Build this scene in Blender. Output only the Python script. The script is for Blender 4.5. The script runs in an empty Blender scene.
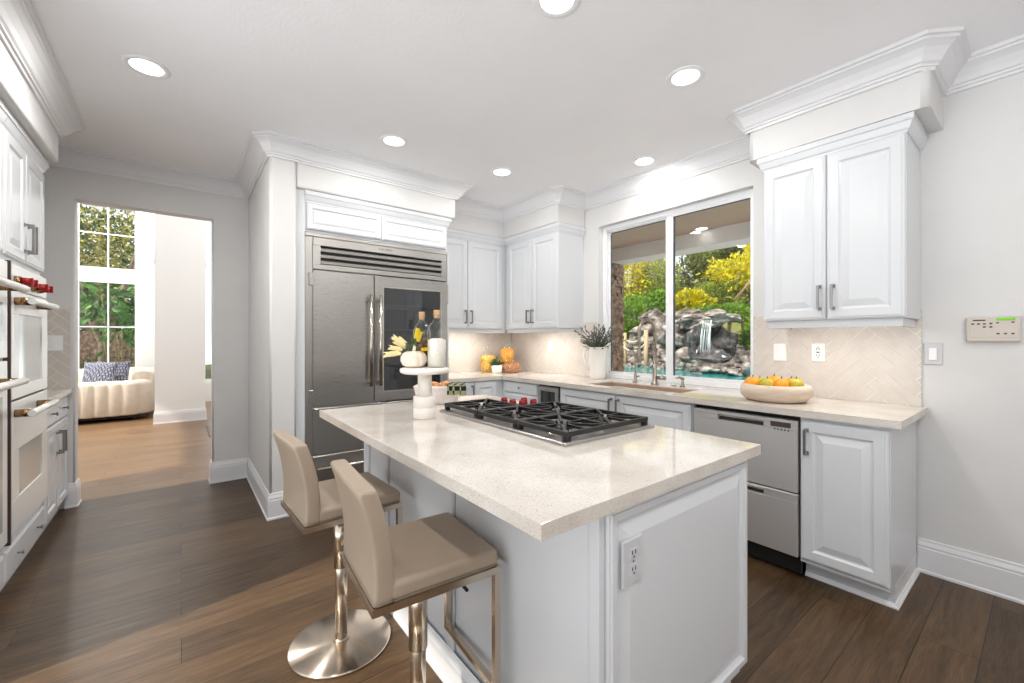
import bpy, bmesh, math, random
from mathutils import Vector, Matrix, noise
random.seed(7)
SC = bpy.context.scene
COL = SC.collection

# ------------------------------------------------------------------ camera, sky, sun, exposure
cam_d = bpy.data.cameras.new('camera'); cam = bpy.data.objects.new('camera', cam_d); COL.objects.link(cam)
cam.location = (0, 0, 1.29)
cam.rotation_euler = (math.radians(90), 0, math.radians(51.956))
cam_d.sensor_width = 36; cam_d.lens = 422.6 / 1024 * 36
cam_d.shift_y = -2.3 / 1024
cam_d.clip_start = 0.02; cam_d.clip_end = 300
SC.camera = cam
SC.view_settings.view_transform = 'Standard'
SC.view_settings.look = 'None'
SC.view_settings.exposure = 0.0
SC.view_settings.gamma = 1.0
SC.view_settings.use_curve_mapping = False
SC.cycles.max_bounces = 10; SC.cycles.diffuse_bounces = 6; SC.cycles.glossy_bounces = 5
SC.cycles.transmission_bounces = 8; SC.cycles.transparent_max_bounces = 16
SC.cycles.caustics_reflective = False; SC.cycles.caustics_refractive = False
SC.cycles.sample_clamp_indirect = 6.0

SKY = 1.25          # sky overhead
GROUND_FILL = 3.9       # added glow below the horizon, fill light for the ceiling
world = bpy.data.worlds.new('world'); SC.world = world; world.use_nodes = True
wn = world.node_tree.nodes; wl = world.node_tree.links
bg = wn['Background']; bg.inputs['Color'].default_value = (0.95, 0.98, 1.0, 1)
tcw = wn.new('ShaderNodeTexCoord'); sxw = wn.new('ShaderNodeSeparateXYZ'); mrw = wn.new('ShaderNodeMapRange')
wl.new(tcw.outputs['Generated'], sxw.inputs[0]); wl.new(sxw.outputs['Z'], mrw.inputs['Value'])
mrw.inputs['From Min'].default_value = -0.12; mrw.inputs['From Max'].default_value = 0.02
mrw.inputs['To Min'].default_value = GROUND_FILL; mrw.inputs['To Max'].default_value = SKY
wl.new(mrw.outputs['Result'], bg.inputs['Strength'])
sun_d = bpy.data.lights.new('sun', 'SUN'); sun = bpy.data.objects.new('sun', sun_d); COL.objects.link(sun)
sun_d.energy = 4.6; sun_d.angle = math.radians(1.0); sun_d.color = (1.0, 0.95, 0.85)
sun.rotation_euler = Vector((-0.12, 0.66, -0.74)).to_track_quat('-Z', 'Y').to_euler()

LAMP_W = 7.0      # each recessed can
UNDER_W = 1.9      # under-cabinet strips

# ------------------------------------------------------------------ materials
def lin(c):
    return tuple(((x / 255) / 12.92 if x / 255 <= 0.04045 else ((x / 255 + 0.055) / 1.055) ** 2.4) for x in c)

def mat(name, rgb=(200, 200, 200), rough=0.5, metal=0.0, spec=0.5, **kw):
    m = bpy.data.materials.new(name); m.use_nodes = True
    p = m.node_tree.nodes['Principled BSDF']
    p.inputs['Base Color'].default_value = (*lin(rgb), 1)
    p.inputs['Roughness'].default_value = rough
    p.inputs['Metallic'].default_value = metal
    p.inputs['Specular IOR Level'].default_value = spec
    for k, v in kw.items():
        p.inputs[k.replace('_', ' ')].default_value = v
    return m

def nodes(m):
    t = m.node_tree
    return t, t.nodes['Principled BSDF']

def coord(t, scale=(1, 1, 1), rot=(0, 0, 0), kind='Object'):
    tc = t.nodes.new('ShaderNodeTexCoord'); mp = t.nodes.new('ShaderNodeMapping')
    t.links.new(tc.outputs[kind], mp.inputs['Vector'])
    mp.inputs['Scale'].default_value = scale; mp.inputs['Rotation'].default_value = rot
    return mp.outputs['Vector']

def noise_tex(t, vec, scale, detail=4, rough=0.55):
    n = t.nodes.new('ShaderNodeTexNoise'); t.links.new(vec, n.inputs['Vector'])
    n.inputs['Scale'].default_value = scale; n.inputs['Detail'].default_value = detail
    n.inputs['Roughness'].default_value = rough
    return n

def ramp(t, fac, stops):
    r = t.nodes.new('ShaderNodeValToRGB'); t.links.new(fac, r.inputs['Fac'])
    els = r.color_ramp.elements
    while len(els) < len(stops): els.new(0.5)
    for e, (pos, c) in zip(els, stops):
        e.position = pos; e.color = (*lin(c), 1)
    return r.outputs['Color']

def bump(t, p, height, strength=0.2, dist=0.01):
    b = t.nodes.new('ShaderNodeBump'); t.links.new(height, b.inputs['Height'])
    b.inputs['Strength'].default_value = strength; b.inputs['Distance'].default_value = dist
    t.links.new(b.outputs['Normal'], p.inputs['Normal'])

def noisy(name, stops, scale, rough=0.5, detail=4, sc=(1, 1, 1), bmp=0.0, bscale=None, **kw):
    m = mat(name, stops[0][1], rough, **kw); t, p = nodes(m)
    v = coord(t, sc); n = noise_tex(t, v, scale, detail)
    t.links.new(ramp(t, n.outputs['Fac'], stops), p.inputs['Base Color'])
    if bmp:
        nb = noise_tex(t, v, bscale or scale, 6)
        bump(t, p, nb.outputs['Fac'], bmp)
    return m

M = {}
M['cab'] = mat('white_cabinet_paint', (212, 214, 217), 0.22, spec=0.5)
M['trim'] = mat('white_trim_paint', (226, 226, 228), 0.3)
M['wall'] = noisy('wall_paint', [(0.35, (212, 211, 210)), (0.65, (216, 215, 214))], 3, 0.6, bmp=0.08, bscale=90)
M['ceil'] = noisy('ceiling_paint', [(0.35, (245, 245, 247)), (0.65, (248, 248, 250))], 2, 0.8, bmp=0.12, bscale=60)
M['lrwall'] = mat('living_wall_paint', (238, 238, 237), 0.6)
M['vinyl'] = mat('white_vinyl', (240, 241, 243), 0.3)
M['gasket'] = mat('dark_gasket', (70, 75, 82), 0.5)
M['dark'] = mat('black_recess', (14, 13, 12), 0.6)
M['knob'] = mat('pewter_pull', (150, 148, 146), 0.28, 1.0)
M['chrome'] = mat('nickel', (205, 198, 188), 0.16, 1.0)
M['faucet'] = mat('brushed_nickel', (158, 148, 136), 0.3, 1.0)
M['plate'] = mat('white_plastic', (240, 240, 240), 0.35)
M['plategrey'] = mat('grey_plate', (200, 200, 204), 0.35)
M['iron'] = mat('cast_iron', (15, 14, 14), 0.38)
M['red'] = mat('red_knob', (150, 12, 18), 0.22)
M['beigeplastic'] = mat('beige_plastic', (205, 196, 186), 0.45)
M['lcd'] = mat('green_lcd', (120, 205, 30), 0.3); 
M['button'] = mat('dark_button', (70, 55, 52), 0.5)

def steel(name, rgb, rough, scale=(1, 1, 90), b=0.015):
    m = mat(name, rgb, rough, 1.0); t, p = nodes(m)
    n = noise_tex(t, coord(t, scale), 14, 3)
    r = t.nodes.new('ShaderNodeMapRange'); t.links.new(n.outputs['Fac'], r.inputs['Value'])
    r.inputs['To Min'].default_value = rough - 0.06; r.inputs['To Max'].default_value = rough + 0.08
    t.links.new(r.outputs['Result'], p.inputs['Roughness'])
    bump(t, p, n.outputs['Fac'], b, 0.002)
    return m
M['steel'] = steel('brushed_steel', (176, 173, 169), 0.3)
M['steelv'] = steel('brushed_steel_vertical', (176, 173, 169), 0.28, (1, 1, 70))
M['dwsteel'] = steel('dishwasher_steel', (206, 204, 202), 0.5, (60, 60, 1)); M['dwsteel'].node_tree.nodes['Principled BSDF'].inputs['Metallic'].default_value = 0.75
M['basin'] = mat('taupe_composite', (150, 122, 98), 0.35)
M['ovensteel'] = mat('oven_steel', (240, 240, 237), 0.25, 0.2)
M['bronze'] = mat('bronze_pin', (150, 118, 84), 0.2, 1.0)
M['stoolsteel'] = steel('stool_steel', (205, 192, 176), 0.2, (70, 70, 1), 0.03)
m = mat('spun_steel', (214, 200, 184), 0.22, 1.0, Anisotropic=0.9, Anisotropic_Rotation=0.25); t, p = nodes(m)
tg = t.nodes.new('ShaderNodeTangent'); tg.direction_type = 'RADIAL'; tg.axis = 'Z'
t.links.new(tg.outputs['Tangent'], p.inputs['Tangent']); M['spun'] = m
M['leather'] = noisy('taupe_leather', [(0.3, (156, 139, 121)), (0.7, (164, 147, 129))], 5, 0.42, bmp=0.06, bscale=260)

# quartz
m = mat('quartz', (216, 207, 197), 0.07); t, p = nodes(m)
v = coord(t); n1 = noise_tex(t, v, 260, 2); n2 = noise_tex(t, v, 5, 5)
c1 = ramp(t, n1.outputs['Fac'], [(0.30, (182, 168, 154)), (0.40, (214, 208, 201)), (0.64, (219, 214, 208)), (0.74, (236, 233, 229))])
c2 = ramp(t, n2.outputs['Fac'], [(0.35, (236, 232, 228)), (0.65, (255, 254, 252))])
mx = t.nodes.new('ShaderNodeMix'); mx.data_type = 'RGBA'; mx.blend_type = 'MULTIPLY'; mx.inputs[0].default_value = 1
t.links.new(c1, mx.inputs[6]); t.links.new(c2, mx.inputs[7]); t.links.new(mx.outputs[2], p.inputs['Base Color'])
M['quartz'] = m

# wood floor: planks run along world y
def wood_floor(name, dark, light, seam, rough, hue=1.0):
    m = mat(name, dark, rough, spec=0.3); t, p = nodes(m)
    tc = t.nodes.new('ShaderNodeTexCoord'); sx = t.nodes.new('ShaderNodeSeparateXYZ'); t.links.new(tc.outputs['Object'], sx.inputs[0])
    cx = t.nodes.new('ShaderNodeCombineXYZ'); t.links.new(sx.outputs['Y'], cx.inputs['X']); t.links.new(sx.outputs['X'], cx.inputs['Y'])
    br = t.nodes.new('ShaderNodeTexBrick'); t.links.new(cx.outputs[0], br.inputs['Vector'])
    br.inputs['Scale'].default_value = 1; br.inputs['Brick Width'].default_value = 1.55; br.inputs['Row Height'].default_value = 0.178
    br.inputs['Mortar Size'].default_value = 0.0016; br.inputs['Mortar Smooth'].default_value = 0.3; br.inputs['Bias'].default_value = 0.0
    br.offset = 0.37; br.offset_frequency = 2; br.squash = 1.0
    br.inputs['Color1'].default_value = (0, 0, 0, 1); br.inputs['Color2'].default_value = (1, 1, 1, 1); br.inputs['Mortar'].default_value = (0.5, 0.5, 0.5, 1)
    # per-plank shift of the grain
    gv = t.nodes.new('ShaderNodeVectorMath'); gv.operation = 'MULTIPLY_ADD'
    t.links.new(br.outputs['Color'], gv.inputs[0]); gv.inputs[1].default_value = (7.3, 13.1, 3.7); t.links.new(tc.outputs['Object'], gv.inputs[2])
    mp = t.nodes.new('ShaderNodeMapping'); t.links.new(gv.outputs[0], mp.inputs['Vector']); mp.inputs['Scale'].default_value = (9, 0.8, 1)
    g = noise_tex(t, mp.outputs[0], 3.0, 8, 0.65); g.inputs['Distortion'].default_value = 0.6
    mp2 = t.nodes.new('ShaderNodeMapping'); t.links.new(gv.outputs[0], mp2.inputs['Vector']); mp2.inputs['Scale'].default_value = (60, 3, 1)
    g2 = noise_tex(t, mp2.outputs[0], 4.0, 4, 0.6)
    a = t.nodes.new('ShaderNodeMath'); a.operation = 'MULTIPLY_ADD'; t.links.new(g.outputs['Fac'], a.inputs[0]); a.inputs[1].default_value = 0.62
    b = t.nodes.new('ShaderNodeMath'); b.operation = 'MULTIPLY'; t.links.new(g2.outputs['Fac'], b.inputs[0]); b.inputs[1].default_value = 0.38
    t.links.new(b.outputs[0], a.inputs[2])
    d = t.nodes.new('ShaderNodeMath'); d.operation = 'MULTIPLY_ADD'; t.links.new(br.outputs['Color'], d.inputs[0]); d.inputs[1].default_value = 0.12
    e = t.nodes.new('ShaderNodeMath'); e.operation = 'SUBTRACT'; t.links.new(a.outputs[0], e.inputs[0]); e.inputs[1].default_value = 0.06
    t.links.new(e.outputs[0], d.inputs[2])
    col = ramp(t, d.outputs[0], [(0.30, dark), (0.68, light)])
    mx = t.nodes.new('ShaderNodeMix'); mx.data_type = 'RGBA'; t.links.new(br.outputs['Fac'], mx.inputs[0]); t.links.new(col, mx.inputs[6]); mx.inputs[7].default_value = (*lin(seam), 1)
    t.links.new(mx.outputs[2], p.inputs['Base Color'])
    sub = t.nodes.new('ShaderNodeMath'); sub.operation = 'SUBTRACT'; t.links.new(a.outputs[0], sub.inputs[0]); t.links.new(br.outputs['Fac'], sub.inputs[1])
    bump(t, p, sub.outputs[0], 0.25, 0.002)
    return m
M['floor'] = wood_floor('dark_oak_planks', (36, 26, 17), (98, 75, 52), (16, 12, 8), 0.38)
M['floorlr'] = wood_floor('daylit_oak_planks', (84, 63, 44), (140, 110, 81), (48, 36, 25), 0.32)  # same oak lightened: the living room's daylight is put into the colour

M['tile'] = noisy('beige_tile', [(0.35, (206, 198, 190)), (0.65, (213, 206, 198))], 9, 0.16)
M['grout'] = mat('pale_grout', (242, 237, 230), 0.8)
M['marble'] = noisy('white_marble', [(0.3, (222, 214, 204)), (0.55, (240, 234, 226)), (0.8, (244, 240, 234))], 9, 0.3, detail=8)
M['wood_bowl'] = noisy('whitewashed_wood', [(0.3, (186, 164, 142)), (0.6, (210, 194, 176)), (0.8, (224, 212, 198))], 5, 0.6, sc=(1, 1, 5), bmp=0.12)
M['pumpkin'] = noisy('white_pumpkin', [(0.3, (222, 206, 186)), (0.7, (240, 230, 216))], 22, 0.5)
M['stem'] = mat('pumpkin_stem', (226, 214, 196), 0.6)
M['straw'] = mat('straw', (250, 238, 190), 0.6)
M['yellow'] = mat('yellow_petal', (238, 214, 60), 0.6)
M['sand'] = noisy('white_sand', [(0.4, (228, 220, 208)), (0.6, (240, 234, 224))], 150, 0.9)
M['cork'] = mat('cork', (206, 164, 116), 0.8)
M['spice'] = noisy('dark_spice', [(0.4, (60, 24, 20)), (0.6, (120, 84, 40))], 80, 0.7)
M['ceramic'] = mat('white_ceramic', (240, 236, 230), 0.2)
M['pink_ceramic'] = noisy('speckled_ceramic', [(0.4, (232, 220, 214)), (0.62, (240, 234, 230))], 30, 0.3)
M['bread'] = noisy('baked_roll', [(0.35, (176, 96, 34)), (0.65, (240, 190, 130))], 30, 0.6)
M['pasta'] = noisy('yellow_pasta', [(0.35, (222, 160, 40)), (0.65, (250, 214, 110))], 60, 0.5)
M['pasta2'] = noisy('orange_pasta', [(0.35, (214, 130, 20)), (0.65, (248, 196, 90))], 60, 0.5)
M['pasta3'] = noisy('pink_pasta', [(0.35, (170, 110, 80)), (0.65, (232, 180, 130))], 60, 0.5)
M['leaf'] = noisy('pot_leaf', [(0.3, (34, 56, 24)), (0.7, (92, 120, 62))], 30, 0.5)
M['laven'] = noisy('lavender_stalk', [(0.3, (70, 72, 60)), (0.55, (108, 112, 100)), (0.8, (120, 100, 110))], 25, 0.7)
M['orange'] = noisy('orange_skin', [(0.3, (236, 130, 12)), (0.7, (250, 176, 40))], 10, 0.4)
M['pear'] = noisy('pear_skin', [(0.3, (150, 146, 30)), (0.7, (214, 186, 60))], 12, 0.4)
M['sofa'] = noisy('cream_velvet', [(0.3, (212, 199, 182)), (0.7, (222, 211, 196))], 8, 0.85)
M['label'] = mat('dark_print', (50, 46, 44), 0.5)
M['water'] = mat('pool_water', (52, 146, 146), 0.12)
M['fall'] = mat('falling_water', (236, 244, 248), 0.2)
M['rope'] = mat('rope', (226, 214, 190), 0.8)
M['post'] = mat('pale_post', (206, 176, 140), 0.7)
M['stucco'] = noisy('tan_stucco', [(0.3, (176, 154, 136)), (0.7, (196, 176, 158))], 40, 0.9, bmp=0.4, bscale=60)
M['stuccog'] = noisy('grey_stucco', [(0.3, (226, 223, 223)), (0.7, (236, 234, 234))], 40, 0.9, bmp=0.4, bscale=60)
M['rock'] = noisy('grotto_rock', [(0.32, (52, 44, 42)), (0.44, (110, 98, 93)), (0.55, (158, 145, 139)), (0.68, (212, 201, 194))], 2.2, 0.8, detail=12, bmp=0.9, bscale=5)
M['wetrock'] = noisy('wet_rock', [(0.3, (40, 38, 40)), (0.55, (92, 88, 88)), (0.75, (140, 130, 126))], 2.2, 0.25, detail=10, bmp=0.5, bscale=6)
M['ledge'] = noisy('stacked_stone', [(0.3, (72, 54, 44)), (0.5, (140, 112, 92)), (0.7, (190, 164, 142))], 11, 0.85, detail=6, bmp=0.5, bscale=20)
M['deck'] = noisy('pool_deck', [(0.3, (216, 208, 198)), (0.7, (228, 220, 210))], 5, 0.8)
M['hill'] = noisy('hillside_soil', [(0.3, (96, 110, 50)), (0.6, (140, 136, 84)), (0.75, (170, 150, 112))], 0.5, 0.9, detail=8)
M['lawn'] = noisy('garden_ground', [(0.3, (60, 74, 36)), (0.7, (96, 100, 56))], 1.2, 0.9)
def leafmat(name, a, b, scale=1.3):
    m = noisy(name, [(0.3, a), (0.7, b)], scale, 0.55, detail=5)
    p = m.node_tree.nodes['Principled BSDF']
    return m
M['fy'] = leafmat('yellow_foliage', (150, 150, 10), (250, 232, 40))
M['fg'] = leafmat('green_foliage', (60, 104, 22), (140, 178, 44))
M['fm'] = leafmat('mid_foliage', (92, 112, 30), (176, 186, 70))
M['fd'] = leafmat('dark_foliage', (58, 70, 30), (122, 126, 66))
M['fp'] = leafmat('pale_foliage', (170, 150, 130), (226, 208, 186))
M['fk'] = leafmat('brown_foliage', (104, 96, 50), (160, 148, 90))
M['fty'] = leafmat('olive_yellow_leaf', (60, 62, 22), (196, 186, 66), 3)
M['fgl'] = leafmat('glossy_leaf', (24, 70, 20), (96, 156, 60), 4)
M['fdk'] = leafmat('deep_foliage', (26, 44, 16), (84, 120, 44))
M['bark'] = noisy('bark', [(0.3, (110, 92, 76)), (0.7, (176, 156, 136))], 6, 0.9)

def glass_mat(name, tint=(1, 1, 1), gl=1.0, rough=0.0, ior=1.45):
    m = bpy.data.materials.new(name); m.use_nodes = True; t = m.node_tree; t.nodes.clear()
    o = t.nodes.new('ShaderNodeOutputMaterial'); mix = t.nodes.new('ShaderNodeMixShader')
    tr = t.nodes.new('ShaderNodeBsdfTransparent'); tr.inputs['Color'].default_value = (*tint, 1)
    g = t.nodes.new('ShaderNodeBsdfGlossy'); g.inputs['Roughness'].default_value = rough; g.inputs['Color'].default_value = (gl, gl, gl, 1)
    lw = t.nodes.new('ShaderNodeLayerWeight'); lw.inputs['Blend'].default_value = 0.5
    pw = t.nodes.new('ShaderNodeMath'); pw.operation = 'POWER'; t.links.new(lw.outputs['Facing'], pw.inputs[0]); pw.inputs[1].default_value = 4.0
    f0 = ((ior - 1) / (ior + 1)) ** 2
    f = t.nodes.new('ShaderNodeMath'); f.operation = 'MULTIPLY_ADD'; t.links.new(pw.outputs[0], f.inputs[0]); f.inputs[1].default_value = 1 - f0; f.inputs[2].default_value = f0
    t.links.new(f.outputs[0], mix.inputs[0]); t.links.new(tr.outputs[0], mix.inputs[1]); t.links.new(g.outputs[0], mix.inputs[2])
    t.links.new(mix.outputs[0], o.inputs['Surface'])
    return m
M['glass'] = glass_mat('clear_glass', (0.97, 0.98, 0.98), 1.0)
M['pane'] = glass_mat('window_glass', (0.98, 0.99, 0.985), 0.6)
M['fridgeglass'] = glass_mat('smoked_glass', (0.30, 0.33, 0.35), 1.0, 0.0, 1.9)
M['ovenglass'] = mat('oven_glass', (190, 194, 192), 0.04, 0.3)
m = bpy.data.materials.new('lamp_lens'); m.use_nodes = True; t = m.node_tree
p = t.nodes['Principled BSDF']; p.inputs['Emission Color'].default_value = (1, 0.97, 0.90, 1); p.inputs['Emission Strength'].default_value = 5; p.inputs['Base Color'].default_value = (1, 1, 1, 1)
M['lens'] = m
# plaid and geometric fabrics
m = mat('plaid_cloth', (70, 74, 56), 0.9); t, p = nodes(m)
v = coord(t, (1, 1, 1)); ch = t.nodes.new('ShaderNodeTexChecker'); t.links.new(v, ch.inputs['Vector']); ch.inputs['Scale'].default_value = 38
ch.inputs['Color1'].default_value = (*lin((44, 46, 38)), 1); ch.inputs['Color2'].default_value = (*lin((196, 196, 164)), 1)
t.links.new(ch.outputs['Color'], p.inputs['Base Color']); M['plaid'] = m
m = mat('key_pattern_cloth', (40, 46, 66), 0.9); t, p = nodes(m)
v = coord(t, (1, 1, 1)); br = t.nodes.new('ShaderNodeTexBrick'); t.links.new(v, br.inputs['Vector']); br.inputs['Scale'].default_value = 14
br.inputs['Color1'].default_value = (*lin((40, 46, 70)), 1); br.inputs['Color2'].default_value = (*lin((64, 70, 96)), 1); br.inputs['Mortar'].default_value = (*lin((206, 206, 214)), 1)
br.inputs['Mortar Size'].default_value = 0.022
t.links.new(br.outputs['Color'], p.inputs['Base Color']); M['keycloth'] = m

# ------------------------------------------------------------------ mesh helpers
class B:
    def __init__(s): s.bm = bmesh.new()
    def quad(s, *pts, smooth=False):
        f = s.bm.faces.new([s.bm.verts.new(p) for p in pts]); f.smooth = smooth; return s
    def box(s, x0, x1, y0, y1, z0, z1, bev=0.0, seg=1, smooth=False):
        if x0 > x1: x0, x1 = x1, x0
        if y0 > y1: y0, y1 = y1, y0
        if z0 > z1: z0, z1 = z1, z0
        r = bmesh.ops.create_cube(s.bm, size=1)
        for v in r['verts']:
            v.co = ((x0 + x1) / 2 + v.co.x * (x1 - x0), (y0 + y1) / 2 + v.co.y * (y1 - y0), (z0 + z1) / 2 + v.co.z * (z1 - z0))
        if bev:
            es = list({e for v in r['verts'] for e in v.link_edges})
            q = bmesh.ops.bevel(s.bm, geom=es, offset=bev, segments=seg, affect='EDGES', profile=0.5)
            if smooth:
                for f in q['faces']: f.smooth = True
        return s
    def vbox(s, x0, x1, y0, y1, z0, z1, bev, seg=4):     # box with rounded vertical edges
        r = bmesh.ops.create_cube(s.bm, size=1)
        for v in r['verts']:
            v.co = ((x0 + x1) / 2 + v.co.x * (x1 - x0), (y0 + y1) / 2 + v.co.y * (y1 - y0), (z0 + z1) / 2 + v.co.z * (z1 - z0))
        es = [e for e in {e for v in r['verts'] for e in v.link_edges} if abs(e.verts[0].co.z - e.verts[1].co.z) > 1e-6]
        q = bmesh.ops.bevel(s.bm, geom=es, offset=bev, segments=seg, affect='EDGES', profile=0.5)
        for f in q['faces']: f.smooth = True
        return s
    def lathe(s, prof, c=(0, 0, 0), n=32, sx=1, sy=1, smooth=True, wob=None):
        rings = []
        for (r, z) in prof:
            if r < 1e-6: rings.append([s.bm.verts.new((c[0], c[1], c[2] + z))])
            else:
                ring = []
                for i in range(n):
                    a = 2 * math.pi * i / n
                    k = wob(a, z) if wob else 1
                    ring.append(s.bm.verts.new((c[0] + r * k * sx * math.cos(a), c[1] + r * k * sy * math.sin(a), c[2] + z)))
                rings.append(ring)
        for a, b in zip(rings, rings[1:]):
            if len(a) == 1 and len(b) == 1: continue
            if len(a) == 1:
                for i in range(n): s.bm.faces.new((a[0], b[i], b[(i + 1) % n])).smooth = smooth
            elif len(b) == 1:
                for i in range(n): s.bm.faces.new((a[i], a[(i + 1) % n], b[0])).smooth = smooth
            else:
                for i in range(n): s.bm.faces.new((a[i], a[(i + 1) % n], b[(i + 1) % n], b[i])).smooth = smooth
        return s
    def cyl(s, p0, p1, r0, r1=None, n=16, caps=True, smooth=True):
        r1 = r0 if r1 is None else r1
        return s.tube([p0, p1], [r0, r1], n, caps, smooth)
    def tube(s, pts, r, n=10, caps=True, smooth=True, square=False):
        pts = [Vector(p) for p in pts]; rs = r if isinstance(r, (list, tuple)) else [r] * len(pts)
        rings = []; up = None
        for i, p in enumerate(pts):
            d = (pts[min(i + 1, len(pts) - 1)] - pts[max(i - 1, 0)]).normalized()
            if up is None:
                up = Vector((0, 0, 1)) if abs(d.z) < 0.9 else Vector((0, 1, 0))
            u = (up - d * up.dot(d)).normalized(); w = d.cross(u); up = u
            ring = []
            for k in range(n):
                a = 2 * math.pi * k / n + (math.pi / 4 if square else 0)
                ring.append(s.bm.verts.new(p + (u * math.cos(a) + w * math.sin(a)) * rs[i] * (1.4142 if square else 1)))
            rings.append(ring)
        sm = smooth and not square
        for a, b in zip(rings, rings[1:]):
            for k in range(n): s.bm.faces.new((a[k], a[(k + 1) % n], b[(k + 1) % n], b[k])).smooth = sm
        if caps:
            s.bm.faces.new(rings[0]); s.bm.faces.new(list(reversed(rings[-1])))
        return s
    def bar(s, p0, p1, w): return s.tube([p0, p1], w / 2, 4, True, False, True)
    def panel(s, face, p, u0, u1, z0, z1, rings):
        mp = {'-y': lambda u, n, z: (u, p - n, z), '+y': lambda u, n, z: (u, p + n, z), '+x': lambda u, n, z: (p + n, u, z), '-x': lambda u, n, z: (p - n, u, z)}[face]
        prev = None
        for (i, n) in rings:
            cur = [s.bm.verts.new(mp(u, n, z)) for u, z in ((u0 + i, z0 + i), (u1 - i, z0 + i), (u1 - i, z1 - i), (u0 + i, z1 - i))]
            if prev is None: s.bm.faces.new(cur)
            else:
                for k in range(4): s.bm.faces.new((prev[k], prev[(k + 1) % 4], cur[(k + 1) % 4], cur[k]))
            prev = cur
        s.bm.faces.new(prev)
        return s
    def sweep(s, path, prof, z=0.0, side=1, closed=False):
        P = [Vector((a, b)) for a, b in path]; n = len(P); rings = []
        for i in range(n):
            if closed: d0 = (P[i] - P[i - 1]).normalized(); d1 = (P[(i + 1) % n] - P[i]).normalized()
            else:
                d0 = (P[i] - P[i - 1]).normalized() if i else (P[1] - P[0]).normalized()
                d1 = (P[i + 1] - P[i]).normalized() if i < n - 1 else d0
            n0 = Vector((-d0.y, d0.x)) * side; n1 = Vector((-d1.y, d1.x)) * side
            m = (n0 + n1); m = m / max(1e-6, m.length_squared) * 2
            rings.append([s.bm.verts.new((P[i].x + m.x * d, P[i].y + m.y * d, z + h)) for d, h in prof])
        k = len(prof)
        seq = list(zip(rings, rings[1:])) + ([(rings[-1], rings[0])] if closed else [])
        for a, b in seq:
            for j in range(k): s.bm.faces.new((a[j], a[(j + 1) % k], b[(j + 1) % k], b[j]))
        if not closed:
            s.bm.faces.new(rings[0]); s.bm.faces.new(rings[-1])
        return s
    def slab(s, xs, ys, fill, z0, z1):          # cells of a plan extruded as one solid
        vt = {}
        def V(i, j, z):
            if (i, j, z) not in vt: vt[(i, j, z)] = s.bm.verts.new((xs[i], ys[j], z))
            return vt[(i, j, z)]
        nx, ny = len(xs) - 1, len(ys) - 1
        F = lambda i, j: 0 <= i < nx and 0 <= j < ny and fill(i, j)
        for i in range(nx):
            for j in range(ny):
                if not F(i, j): continue
                for z in (z0, z1): s.bm.faces.new((V(i, j, z), V(i + 1, j, z), V(i + 1, j + 1, z), V(i, j + 1, z)))
                for (a, b, di, dj) in (((i, j), (i + 1, j), 0, -1), ((i + 1, j), (i + 1, j + 1), 1, 0), ((i + 1, j + 1), (i, j + 1), 0, 1), ((i, j + 1), (i, j), -1, 0)):
                    if not F(i + di, j + dj): s.bm.faces.new((V(*a, z0), V(*b, z0), V(*b, z1), V(*a, z1)))
        return s
    def ico(s, c, rx, ry, rz, sub=3, amp=0.25, freq=1.6, seed=0.0, flat=False):
        r = bmesh.ops.create_icosphere(s.bm, subdivisions=sub, radius=1)
        for v in r['verts']:
            q = v.co.copy(); k = 1 + amp * noise.noise(q * freq + Vector((seed, seed * 1.7, -seed))) + amp * 0.4 * noise.noise(q * freq * 2.7 + Vector((seed, 3, seed)))
            v.co = (c[0] + q.x * rx * k, c[1] + q.y * ry * k, c[2] + q.z * rz * k)
        for v in r['verts']:
            for f in v.link_faces: f.smooth = not flat
        return s
    def leaf(s, p, d, L, W, up=None):
        p = Vector(p); d = Vector(d).normalized(); up = up or Vector((random.uniform(-1, 1), random.uniform(-1, 1), random.uniform(-.2, 1)))
        w = d.cross(up)
        if w.length < 1e-4: w = d.cross(Vector((1, 0, 0)))
        w.normalize(); nn = w.cross(d)
        a = p; b = p + d * L * .45 + w * W / 2 + nn * W * .12; c = p + d * L; e = p + d * L * .45 - w * W / 2 + nn * W * .12
        va, vb, vc, ve = [s.bm.verts.new(q) for q in (a, b, c, e)]
        s.bm.faces.new((va, vb, vc)); s.bm.faces.new((va, vc, ve))
        return s
    def done(s, name, m, parent=None, org=None, recalc=True):
        if recalc: bmesh.ops.recalc_face_normals(s.bm, faces=s.bm.faces[:])
        o0 = Vector(org) if org is not None else (ORG.get(parent.name, Vector((0, 0, 0))) if parent else None)
        if o0 is None:
            xs = [v.co for v in s.bm.verts]
            lo = Vector((min(c.x for c in xs), min(c.y for c in xs), min(c.z for c in xs))); hi = Vector((max(c.x for c in xs), max(c.y for c in xs), max(c.z for c in xs)))
            o0 = Vector(((lo.x + hi.x) / 2, (lo.y + hi.y) / 2, lo.z))
        bmesh.ops.translate(s.bm, verts=s.bm.verts[:], vec=-o0)
        me = bpy.data.meshes.new(name); s.bm.to_mesh(me); s.bm.free()
        me.materials.append(M[m] if isinstance(m, str) else m)
        o = bpy.data.objects.new(name, me); COL.objects.link(o)
        if parent: o.parent = parent
        else: o.location = o0
        ORG[o.name] = o0
        return o
ORG = {}
Z3 = (0, 0, 0)
def thing(name, label, cat, loc=Z3, group=None):
    o = bpy.data.objects.new(name, None); COL.objects.link(o); o.location = loc; o.empty_display_size = 0.1
    ORG[o.name] = Vector(loc); o['label'] = label; o['category'] = cat
    if group: o['group'] = group
    return o
def tag(o, label, cat, group=None, kind=None):
    o['label'] = label; o['category'] = cat
    if group: o['group'] = group
    if kind: o['kind'] = kind
    return o
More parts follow.
